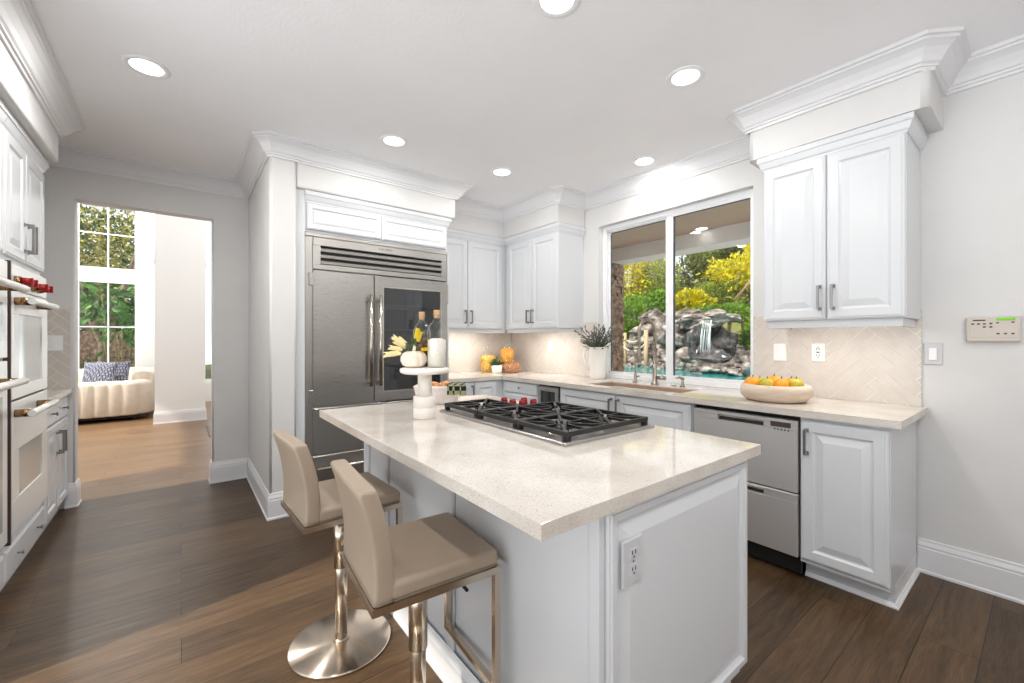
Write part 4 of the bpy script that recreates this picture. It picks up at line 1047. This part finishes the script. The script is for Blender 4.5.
for (z0, z1, hz) in ((1.20, 1.67, 1.535), (.30, 1.185, 1.088)):
    o = B().box(x0, x1, OY + .012, OY + .034, z0, z1, .003).done('oven_door', 'ovensteel', t)
    B().box(x0 + .08, x1 - .08, OY + .034, OY + .036, z0 + .08, hz - .07).done('window', 'ovenglass', o)
    h = B().cyl((x0 + .05, OY + .10, hz), (x1 - .03, OY + .10, hz), .017, None, 18).done('handle', 'ovensteel', o)
    b = B()
    b.bm.free()
    for x in (x0 + .14, x1 - .12): B().cyl((x, OY + .034, hz), (x, OY + .095, hz), .02, .02, 14).done('handle_post', 'bronze', h)
# short base cabinet and worktop by the doorway
t = thing('base_cabinet', 'white base cabinet with two drawers and two doors on the left, beside the doorway', 'cabinet', (-4.29, OY, 0))
B().box(-4.63, -3.945, LY + .002, OY, .09, CT0 - .001).done('body', 'cab', t); B().box(-4.618, -3.945, LY + .002, OY - .03, 0, .09).done('plinth', 'cab', t)
for (a, c, k, h) in ((-4.62, -4.292, -4.456, -4.33), (-4.286, -3.955, -4.12, -4.248)):
    o = door(t, '+y', OY, a, c, .715, .866, 'drawer', DRAW); knob(o, '+y', OY + .02, k, .79, s=1.1)
    o = door(t, '+y', OY, a, c, .10, .705); pull(o, '+y', OY + .02, h, .50, .64)
o = B().box(-4.626, -3.938, LY + .002, OY + .042, CT0, CT1, .002).done('left_worktop', 'quartz'); o.name = 'side_worktop'; tag(o, 'short pale stone worktop on the left cabinet by the doorway', 'worktop')

# ================================================================== recessed lights
def can(label, x, y, k=1.0):
    t = thing('recessed_light', label, 'ceiling light', (x, y, CE), 'recessed ceiling lights')
    b = B(); b.lathe([(.071, .0), (.101, .0), (.101, -.002), (.095, -.006), (.080, -.007), (.071, -.003)], (x, y, CE), 36); b.done('trim_ring', 'vinyl', t)
    b = B(); b.lathe([(0, -.003), (.074, -.003), (.074, -.0015), (0, -.0015)], (x, y, CE), 28); b.done('lens', 'lens', t)
    l = bpy.data.lights.new('can_light', 'AREA'); l.shape = 'DISK'; l.size = .12; l.energy = LAMP_W * k; l.color = (1, .98, .95)
    lo = bpy.data.objects.new('can_light', l); COL.objects.link(lo); lo.location = (x, y, CE - .012)
    return t
for (x, y, s) in ((-2.95, -.144, 'recessed ceiling light above the oven side, nearest the doorway'), (-1.24, 2.18, 'recessed ceiling light near the right wall cabinet'), (-2.946, 1.217, 'recessed ceiling light in front of the refrigerator'),
                  (-2.033, 2.95, 'recessed ceiling light above the sink, by the window crown moulding'), (-2.92, 2.175, 'recessed ceiling light near the back corner cabinets'), (-1.295, 1.256, 'recessed ceiling light at the top edge of the photo above the island'),
                  (-1.24, -.144, 'recessed ceiling light out of the photo, above the left of the island'), (.45, 1.25, 'recessed ceiling light out of the photo, behind the camera, middle row'), (.45, 2.2, 'recessed ceiling light out of the photo, behind the camera, near the right wall'), (.45, -.144, 'recessed ceiling light out of the photo, behind the camera, near the ovens'),
                  (2.1, .6, 'recessed ceiling light out of the photo, far behind the camera near the ovens'), (2.1, 2.1, 'recessed ceiling light out of the photo, far behind the camera near the right wall')):
    can(s, x, y, 2.3 if x < -2.9 and y < 0 else 1.0)

# ================================================================== living room beyond the doorway
LH = 4.6
struct('ceiling_living', B().box(-11, DX - .13, -4.1, 2.6, LH, LH + .1), 'ceil')
b = B(); b.box(DX - .13, DX - .01, -4.1, LY - .05, 0, LH); b.box(DX - .13, DX - .005, .62, 2.6, 0, LH); b.box(DX - .13, DX - .02, LY - .05, .62, CE, LH)
struct('wall_living_kitchen_side', b, 'lrwall')
WA, WB = -2.95, -.655        # far window opening along y
b = B(); b.box(-10.95, -10.8, WB, .33, 0, LH); b.box(-10.95, -10.8, 1.3, 2.6, 0, LH); b.box(-10.95, -10.8, .33, 1.3, 0, .40); b.box(-10.95, -10.8, .33, 1.3, 4.0, LH); b.box(-10.95, -10.8, -4.1, WA, 0, LH); b.box(-10.95, -10.8, WA, WB, 0, .25); b.box(-10.95, -10.8, WA, WB, 3.80, LH)
struct('wall_living_far', b, 'lrwall')
b = B(); b.box(-8.55, DX - .13, 2.5, 2.6, 0, LH); b.box(-11, -10.4, 2.5, 2.6, 0, LH); b.box(-10.4, -8.55, 2.5, 2.6, 0, .5); b.box(-10.4, -8.55, 2.5, 2.6, 4.1, LH)
struct('wall_living_right', b, 'lrwall')
struct('wall_living_pier', B().box(-8.62, -8.385, -.318, .305, 0, LH), 'lrwall')
struct('baseboard_living', B().sweep([(-8.62, -.318), (-8.385, -.318), (-8.385, .305), (-8.62, .305)], BASE, 0, -1), 'trim')
b = B(); b.box(-8.64, -8.375, -.334, -.317, 2.46, 2.52, .004); b.box(-8.64, -8.375, .304, .317, 2.46, 2.52, .004); struct('trim_4', b, 'trim')
w2 = bpy.data.objects.new('window_2', None); COL.objects.link(w2); w2['kind'] = 'structure'; w2.location = (-10.86, -1.8, .25); ORG['window_2'] = Vector(w2.location)
b = B(); xa, xb = -10.90, -10.83
for y in (WB, WB - .80, WB - 1.60): b.box(xa, xb, y - .045, y + .0, .25, 3.80)
for (z0, z1) in ((.25, .31), (2.34, 2.62), (3.75, 3.80)): b.box(xa - .003, xb + .006, WA, WB - .0005, z0, z1)
b.done('frame', 'vinyl', w2)
b = B()
for y in (WB - .42, WB - 1.22, WB - 2.0): b.box(-10.875, -10.855, y - .011, y + .011, .31, 3.75)
for z in (3.25, 1.52): b.box(-10.875, -10.855, WA, WB, z - .011, z + .011)
b.done('muntins', 'vinyl', w2)
B().box(-10.868, -10.864, WA, WB, .3, 3.76).done('glass', 'pane', w2)
o = struct('trim_5', B().box(-10.8, -10.74, WA - .05, WB + .08, .19, .25, .004), 'trim')
w3 = bpy.data.objects.new('window_3', None); COL.objects.link(w3); w3['kind'] = 'structure'; w3.location = (-10.86, .8, .4); ORG['window_3'] = Vector(w3.location)
b = B(); b.box(-10.90, -10.83, .3305, .37, .40, 4.0); b.box(-10.90, -10.83, 1.26, 1.2995, .40, 4.0); b.box(-10.90, -10.83, .371, 1.259, .40, .46); b.done('frame', 'vinyl', w3)
B().box(-10.868, -10.864, .371, 1.259, .46, 4.0).done('glass', 'pane', w3)
for (x, y) in ((-10.2, -2.3), (-10.2, -1.3), (-9.5, -.75), (-7.4, 1.6)):  # unseen lamps added to brighten the living room and the floor at the doorway
    t = thing('recessed_light', 'added unseen fill light in the ceiling of the tall room beyond the doorway', 'ceiling light', (x, y, LH), 'added fill lights of the tall room')
    B().lathe([(.071, .0), (.101, .0), (.101, -.002), (.095, -.006), (.080, -.007), (.071, -.003)], (x, y, LH), 24).done('trim_ring', 'vinyl', t)
    B().lathe([(0, -.003), (.074, -.003), (.074, -.0015), (0, -.0015)], (x, y, LH), 20).done('lens', 'lens', t)
    l = bpy.data.lights.new('can_light', 'AREA'); l.shape = 'DISK'; l.size = .12; l.energy = 42; l.color = (1, .98, .95)
    lo = bpy.data.objects.new('can_light', l); COL.objects.link(lo); lo.location = (x, y, LH - .012)
# floor register
t = thing('floor_register', 'dark floor vent in the living-room floor just past the right side of the doorway', 'floor vent', (-7.3, .30, 0))
B().box(-7.75, -6.85, .285, .40, .0004, .006, .001).done('frame', 'button', t)
b = B()
for k in range(16): b.box(-7.72 + k * .055, -7.69 + k * .055, .30, .385, .006, .009)
b.done('grille', 'bronze', t)

# sofa: channel-tufted, its arm towards the kitchen
t = thing('channel_sofa', 'cream channel-tufted sofa in the room beyond the doorway, below the tall window', 'sofa', (-9.7, -1.0, 0))
def pad(pts, z0, z1, th, name, ch=True, rt_=.06):     # a wall of upholstered channels following a plan line
    b = B(); P_ = [Vector((a, c)) for a, c in pts]
    sl = []
    L = 0; acc = [0]
    for a, c in zip(P_, P_[1:]): L += (c - a).length; acc.append(L)
    n = max(24, int(L / .0155)); W = .155
    for i in range(n + 1):
        s_ = L * i / n; k = max(j for j in range(len(acc)) if acc[j] <= s_ + 1e-9); k = min(k, len(P_) - 2)
        f = (s_ - acc[k]) / max(1e-6, acc[k + 1] - acc[k]); p = P_[k].lerp(P_[k + 1], f); d0 = (P_[k + 1] - P_[k]).normalized()
        if f > .5 and k < len(P_) - 2: d0 = d0.lerp((P_[k + 2] - P_[k + 1]).normalized(), f - .5).normalized()
        elif f < .5 and k > 0: d0 = d0.lerp((P_[k] - P_[k - 1]).normalized(), .5 - f).normalized()
        nn = Vector((-d0.y, d0.x)); q = abs(math.sin(math.pi * s_ / W)) ** .32 * .045 if ch else .01
        ring = []
        o0 = th / 2 - .02 + q
        for (u, z) in ((o0 - .015, z0), (o0, z0 + .02), (o0, z1 - rt_), (o0 - rt_ * .3, z1 - rt_ * .3), (o0 - rt_, z1 - .012 + q * .3), (0, z1 + q * .3), (-o0 + rt_, z1 - .012 + q * .3), (-o0 + rt_ * .3, z1 - rt_ * .3), (-o0, z1 - rt_), (-o0, z0 + .02), (-o0 + .015, z0)):
            ring.append(b.bm.verts.new((p.x + nn.x * u, p.y + nn.y * u, z)))
        sl.append(ring)
    m_ = len(sl[0])
    for a, c in zip(sl, sl[1:]):
        for j in range(m_): b.bm.faces.new((a[j], a[(j + 1) % m_], c[(j + 1) % m_], c[j])).smooth = True
    b.bm.faces.new(sl[0]); b.bm.faces.new(sl[-1])
    return b.done(name, 'sofa', t)
arc = lambda cx, cy, r, a0, a1, n=8: [(cx + r * math.cos(math.radians(a0 + (a1 - a0) * k / n)), cy + r * math.sin(math.radians(a0 + (a1 - a0) * k / n))) for k in range(n + 1)]
pad([(-9.10, -2.6), (-9.10, -.72)] + arc(-9.32, -.72, .22, 0, 90), .09, .62, .22, 'arm')
pad([(-9.30, -.50), (-10.30, -.50)] + arc(-10.30, -.70, .2, 90, 180) + [(-10.5, -2.6)], .09, .76, .24, 'backrest')
b = B(); b.box(-10.40, -9.2, -2.6, -.60, .09, .40, .05, 3, True); b.done('seat', 'sofa', t)
b = B(); b.box(-10.55, -9.06, -2.58, -.46, .045, .09); 
for (x, y) in ((-9.1, -.6), (-10.4, -.6), (-9.1, -2.5), (-10.4, -2.5)): b.cyl((x, y, 0), (x, y, .05), .025, .03, 10)
b.done('plinth', 'dark', t)
def cushion(label, c, rx, rz, tilt, yaw):
    b = B(); N = 14; R = Euler((math.radians(tilt), 0, math.radians(yaw))).to_matrix()
    for sgn in (1, -1):
        g = [[None] * (N + 1) for _ in range(N + 1)]
        for i in range(N + 1):
            for j in range(N + 1):
                u = -1 + 2 * i / N; v = -1 + 2 * j / N; k = (1 - u * u) ** .5 * (1 - v * v) ** .5 if abs(u) < 1 and abs(v) < 1 else 0
                pin = 1 - .10 * (1 - abs(u) ** 1.5) * abs(v) ** 3; pin2 = 1 - .10 * (1 - abs(v) ** 1.5) * abs(u) ** 3
                q = R @ Vector((u * rx * pin2, sgn * .075 * k ** .7, v * rz * pin)); g[i][j] = b.bm.verts.new(Vector(c) + q)
        for i in range(N):
            for j in range(N): b.bm.faces.new((g[i][j], g[i + 1][j], g[i + 1][j + 1], g[i][j + 1])).smooth = True
    bmesh.ops.remove_doubles(b.bm, verts=b.bm.verts[:], dist=.0005)
    o = b.done('throw_pillow', 'keycloth'); return tag(o, label, 'pillow', 'patterned pillows on the sofa')
cushion('navy throw pillow with a pale key pattern, leaning at the front on the cream sofa', (-9.30, -1.02, .70), .235, .235, -14, 66)
cushion('navy throw pillow with a pale key pattern, standing behind the front one', (-9.50, -.90, .70), .24, .24, -18, 78)

# ================================================================== outside
def foliage(label, name, cat, c, rx, ry, rz, m, n, leaf, group='garden shrubs', trunk=None, grp=None):
    t = thing(name, label, cat, (c[0], c[1], c[2] - rz), group)
    b = B(); seed = Vector((c[0] * .7, c[1] * .3, c[2]))
    for k in range(n):
        d = Vector((random.gauss(0, 1), random.gauss(0, 1), random.gauss(0, 1))).normalized()
        rr = random.random() ** .33 * (.78 + .5 * noise.noise(d * 1.9 + seed))
        p = Vector((c[0] + d.x * rx * rr, c[1] + d.y * ry * rr, c[2] + d.z * rz * rr))
        b.leaf(p, d + Vector((random.uniform(-.7, .7), random.uniform(-.7, .7), random.uniform(-.3, .9))), leaf * random.uniform(.7, 1.3), leaf * .5)
    b.done('foliage', m, t, recalc=False)
    b = B(); z0 = trunk if trunk is not None else c[2] - rz * 1.15
    for k in range(4):
        a = k * 1.6 + c[0]; b.tube([(c[0] + .05 * math.cos(a), c[1] + .05 * math.sin(a), z0), (c[0] + rx * .2 * math.cos(a), c[1] + ry * .2 * math.sin(a), c[2] - rz * .4), (c[0] + rx * .5 * math.cos(a), c[1] + ry * .5 * math.sin(a), c[2] + rz * .4)], [rx * .06, rx * .045, rx * .015], 6)
    b.done('stems', 'bark', t)
    return t

# patio cover, beam, stone pillar
struct('ceiling_patio', B().box(-9, 1.5, WY + .15, 5.62, 2.775, 2.85), 'stucco')
struct('trim_6', B().box(-9, 1.5, 5.62, 6.0, 2.565, 2.85), 'stuccog')
struct('wall_house_outside', B().box(-9, FX - .1, WY, WY + .15, 0, 2.8), 'stucco')
b = B(); random.seed(3); z = -.15
while z < 2.555:
    h = random.uniform(.035, .075); y = 5.42
    for (face) in (0, 1):
        u = -4.93 if face == 0 else 5.42
        lim = -4.40 if face == 0 else 5.98
        while u < lim - .02:
            w = min(random.uniform(.08, .26), lim - u); d = random.uniform(0, .03)
            if face == 0: b.box(u + .002, u + w - .002, 5.42 - d, 5.62, z + .002, min(z + h - .002, 2.562))
            else: b.box(-4.62, -4.40 + d, u + .002, u + w - .002, z + .002, min(z + h - .002, 2.562))
            u += w
    z += h
b.box(-4.92, -4.42, 5.44, 5.98, -.15, 2.56)
bmesh.ops.translate(b.bm, verts=b.bm.verts[:], vec=(-.14, .0, 0))
o = b.done('stone_pillar', 'ledge'); tag(o, 'stacked-stone pillar holding the patio roof outside the window', 'pillar')
for (x, y, s) in ((-2.82, 4.46, 'round patio ceiling light seen through the left window pane'), (-2.90, 5.50, 'round patio ceiling light seen through the right window pane')):
    t = thing('patio_light', s, 'ceiling light', (x, y, 2.775), 'patio ceiling lights')
    B().lathe([(.07, 0), (.10, 0), (.10, -.006), (.07, -.006)], (x, y, 2.775), 24).done('trim_ring', 'trim', t); B().lathe([(0, -.004), (.072, -.004), (.072, -.002), (0, -.002)], (x, y, 2.775), 20).done('lens', 'lens', t)

# terrain: patio deck, pool, hillside
b = B(); b.box(-20, 8, WY + .15, 8.6, -.25, -.15); b.box(-22, 4, 8.6, 9.0, -.25, .13)
struct('ground_deck', b, 'deck')
o = B().box(-22, 4, 9.0, 15.9, -.40, .10).done('pool_water', 'water'); o['kind'] = 'structure'
b = B(); nx, ny = 60, 44; g = []
for j in range(ny + 1):
    row = []
    for i in range(nx + 1):
        x = -55 + 75 * i / nx; y = 14.2 + 46 * (j / ny) ** 1.3
        h = -.5 + max(0, y - 15.5) * .24 + 1.0 * noise.noise(Vector((x * .12, y * .12, 0))) * min(1, max(0, (y - 16) / 5))
        row.append(b.bm.verts.new((x, y, h)))
    g.append(row)
for r0, r1 in zip(g, g[1:]):
    for i in range(nx): b.bm.faces.new((r0[i], r0[i + 1], r1[i + 1], r1[i])).smooth = True
struct('ground_hill', b, 'hill')

ROCKS = [(-8.95,16.20,2.20,0.55,0.25),(-8.05,15.90,2.08,0.85,0.22),(-8.34,15.70,1.95,0.65,0.27),(-9.76,16.40,1.47,0.59,0.38),(-9.24,16.60,1.26,0.70,0.29),(-10.37,16.80,1.69,0.44,0.53),(-8.15,15.20,1.07,0.26,0.56),(-7.31,15.00,0.48,0.60,0.35),(-7.51,14.70,0.27,0.53,0.28),(-6.86,14.80,0.30,0.41,0.24),(-8.69,15.60,0.48,0.51,0.35),(-9.20,15.40,0.27,0.40,0.32),(-6.28,14.80,0.60,0.27,0.30),(-6.42,14.40,0.21,0.23,0.15),(-5.92,14.40,0.37,0.19,0.19),(-7.58,14.40,-0.00,0.28,0.12),(-8.29,14.60,-0.06,0.26,0.13),(-11.48,17.50,2.28,0.56,0.33),(-11.65,17.20,1.49,0.70,0.42),(-10.83,16.90,1.03,0.49,0.36),(-11.95,17.00,0.92,0.47,0.33),(-11.04,16.60,0.49,0.58,0.31),(-10.13,16.40,0.53,0.39,0.34),(-11.85,16.40,0.33,0.51,0.37),(-12.59,16.80,0.68,0.34,0.34),(-11.25,16.00,0.10,0.31,0.22),(-10.43,15.90,0.11,0.30,0.21),(-7.91,16.40,1.07,0.50,0.58),(-9.69,15.40,-0.04,0.20,0.16),(-11.74,15.80,-0.00,0.31,0.18)]
for k, (x, y, z, r, h) in enumerate(ROCKS):
    wet = k in (6, 7, 27)
    o = B().ico((x, y, z), r * 1.15, max(r, .45), h * 1.12, 4, .55, 1.3, k * 2.3, True).done('boulder', 'wetrock' if wet else 'rock')
    tag(o, 'dark wet boulder behind the falling water of the pool waterfall' if wet else ('big flat slab on top of the pool waterfall' if k < 3 else 'grey-brown boulder in the rock wall around the pool waterfall'), 'boulder', 'wet waterfall rocks' if wet else ('slabs on top of the waterfall' if k < 3 else 'boulders around the pool'))
struct('ground_bank', B().ico((-9.2, 17.4, .0), 4.0, 1.3, 1.15, 5, .35, 1.4, 9.0), 'rock')
b = B()
for k in range(13):
    x = -7.66 + random.uniform(-.16, .2); y = 14.98 + random.uniform(-.08, .05); b.tube([(x, y, 1.98), (x + random.uniform(-.03, .03), y - .12, 1.4), (x + random.uniform(-.05, .05), y - .16, .62)], [.005, .008, .010], 5)
o = b.done('waterfall', 'fall'); tag(o, 'thin curtain of falling water below the slab of the rock waterfall', 'waterfall', None, 'stuff')
for (x, y, s, zt) in ((-12.0, 15.9, 'pale rope-fence post outside, nearer the stone pillar', 1.58), (-10.87, 15.9, 'pale rope-fence post outside, right of the first, behind the faucets', 1.69)):
    o = B().cyl((x, y, -.30), (x, y, zt), .10, .09, 12).done('fence_post', 'post'); tag(o, s, 'post', 'rope fence posts')
b = B()
for z in (1.36, .96):
    b.tube([(-12.0 + 1.13 * k / 10, 15.80, z - .0 - .26 * (1 - (k / 5 - 1) ** 2) + .12 * k / 10) for k in range(11)], .03, 6)
    b.tube([(-13.2 + 1.2 * k / 10, 15.80, z - .26 * (1 - (k / 5 - 1) ** 2)) for k in range(11)], .03, 6)
o = b.done('fence_rope', 'rope'); tag(o, 'pale ropes sagging between the posts by the pool', 'rope')

SHR = [(-17.83,24.00,5.67,1.36,2.05,'y'),(-14.76,21.00,2.52,1.34,1.45,'g'),(-17.61,26.00,6.04,1.06,1.63,'p'),(-15.87,25.00,4.67,1.12,1.98,'m'),(-16.16,30.00,5.66,1.92,2.07,'d'),(-12.25,22.00,3.33,0.99,0.55,'y'),(-13.97,22.00,3.28,0.76,0.76,'g'),(-12.04,27.00,5.20,1.55,1.05,'y'),(-17.66,40.00,8.97,2.01,1.55,'d'),(-14.36,36.00,7.41,1.03,1.98,'y'),(-12.85,26.00,3.90,1.24,0.74,'m'),(-12.12,28.00,3.90,1.40,0.76,'k'),(-9.88,21.00,2.62,1.32,0.29,'g'),(-6.95,17.50,1.35,0.50,0.80,'g'),(-9.38,22.00,2.49,0.59,0.30,'m'),(-15.56,20.00,1.83,0.76,1.16,'g'),(-21.78,42.00,9.15,1.53,1.53,'m'),(-28.12,40.00,10.95,3.32,1.66,'y'),(-11.37,30.00,3.84,0.78,1.30,'m'),(-9.48,24.00,2.04,0.53,0.53,'k')]
SL = {'y': ('fy', 'bright yellow-green bush on the hillside outside the window', 'yellow bushes on the hillside'), 'g': ('fg', 'fresh green shrub behind the pool rocks outside the window', 'green shrubs behind the rocks'), 'm': ('fm', 'mid green bush on the hillside outside the window', 'mid green bushes on the hillside'), 'd': ('fd', 'dark olive tree crown against the sky outside the window', 'dark trees on the hillside'), 'p': ('fp', 'pale blossoming bush on the hillside outside the left pane', None), 'k': ('fk', 'brownish dry bush on the hillside outside the window', 'dry bushes on the hillside')}
for k, (x, y, z, rx, rz, c) in enumerate(SHR):
    gh = -.5 + max(0, y - 15.5) * .24 - .3
    foliage(SL[c][1], 'shrub' if c != 'd' else 'tree', 'shrub' if c != 'd' else 'tree', (x, y, z), rx * 1.35, rx * 1.2, rz * 1.3, SL[c][0], 2600, .12 + .0085 * (y - 14), SL[c][2], trunk=min(gh, z - rz))
for k in range(16):      # more planting filling the slope
    x = -26 + k * 1.55 + random.uniform(-.5, .5); y = random.uniform(24, 36); gh = -.5 + (y - 15.5) * .24; c = random.choice('mmdgy')
    foliage({'m': 'mid green bush filling the upper slope outside the window', 'd': 'dark green bush filling the upper slope outside the window', 'g': 'leafy green bush filling the upper slope outside the window', 'y': 'yellowish bush filling the upper slope outside the window'}[c], 'shrub', 'shrub', (x, y, gh + 1.0), 1.7, 1.4, 1.5, SL[c][0], 1300, .22, {'m': 'slope bushes mid green', 'd': 'slope bushes dark green', 'g': 'slope bushes leafy green', 'y': 'slope bushes yellowish'}[c], trunk=gh - .6)
o = B().tube([(-11.2, 25, 3.55), (-10.3, 24.8, 4.5), (-9.3, 24.5, 5.4)], [.07, .06, .04], 8).done('bare_trunk', 'post'); tag(o, 'pale bare slanting trunk on the hillside at the right edge of the window', 'trunk')

# outside the living-room window
struct('ground_side', B().box(-30, -11, -16, 3.0, -.3, -.15), 'lawn')
struct('wall_garden', B().box(-16.3, -16.1, -14, -.1, -.15, 1.5), 'ledge')
def tree(label, x, y, h, cz, rx, rz, m, n, leaf, lean):
    t = thing('tree', label, 'tree', (x, y, -.15))
    b = B()
    for k in range(6):
        a = k * 1.05 + x; l = .3 + .2 * (k % 3)
        b.tube([(x, y, -.15), (x + lean * .3, y, h * .35), (x + lean * .5 + l * .6 * math.cos(a), y + l * math.sin(a), h * .62), (x + lean + l * 1.6 * math.cos(a), y + l * 2.4 * math.sin(a), h * 1.05)], [.09, .08, .06, .03], 8)
    b.done('trunk', 'bark', t)
    b = B()
    for k in range(n):
        d = Vector((random.gauss(0, 1), random.gauss(0, 1), random.gauss(0, 1))).normalized() * random.random() ** .4
        b.leaf((x - 2.0 + d.x * rx, y + d.y * rx, cz + d.z * rz), d + Vector((random.uniform(-1, 1), random.uniform(-1, 1), random.uniform(-.6, .6))), leaf * random.uniform(.6, 1.3), leaf * .55)
    b.done('foliage', m, t, recalc=False)
tree('tree with pale forked trunks and yellow-green leaves outside the upper panes of the living-room window', -14.2, -1.5, 3.4, 3.9, 1.7, 1.6, 'fty', 2600, .12, .2)
tree('dense dark tree far behind the living-room window', -19.6, -2.4, 4.5, 2.8, 2.6, 3.2, 'fdk', 11000, .2, 0)
t = thing('big_leaf_shrub', 'glossy green big-leaf shrub on thin stems outside the lower living-room window', 'shrub', (-12.5, -1.05, -.15))
b = B(); s = B()
for k in range(7):
    a = k * .9; x1, y1, z1 = -12.5 + .25 * math.cos(a), -1.0 + .42 * math.sin(a), 1.5 + .12 * k
    s.tube([(-12.5 + .05 * math.cos(a), -1.0 + .1 * math.sin(a), -.15), (-12.5 + .15 * math.cos(a), -1.0 + .25 * math.sin(a), .8), (x1, y1, z1)], [.022, .018, .010], 6)
    for q in range(60):
        d = Vector((random.gauss(0, 1), random.gauss(0, 1), random.gauss(0, .8))); b.leaf((x1 + d.x * .16, y1 + d.y * .2, z1 + d.z * .24), d + Vector((0, 0, -.3)), random.uniform(.16, .26), .10)
b.done('foliage', 'fgl', t, recalc=False); s.done('stems', 'fk', t)
for k in range(5):
    foliage('low dark shrub at the foot of the garden wall outside the living-room window', 'shrub', 'shrub', (-14.8, -3.2 + k * .75, .35), .55, .5, .5, 'fd', 700, .10, 'low shrubs outside the living-room window', trunk=-.15)
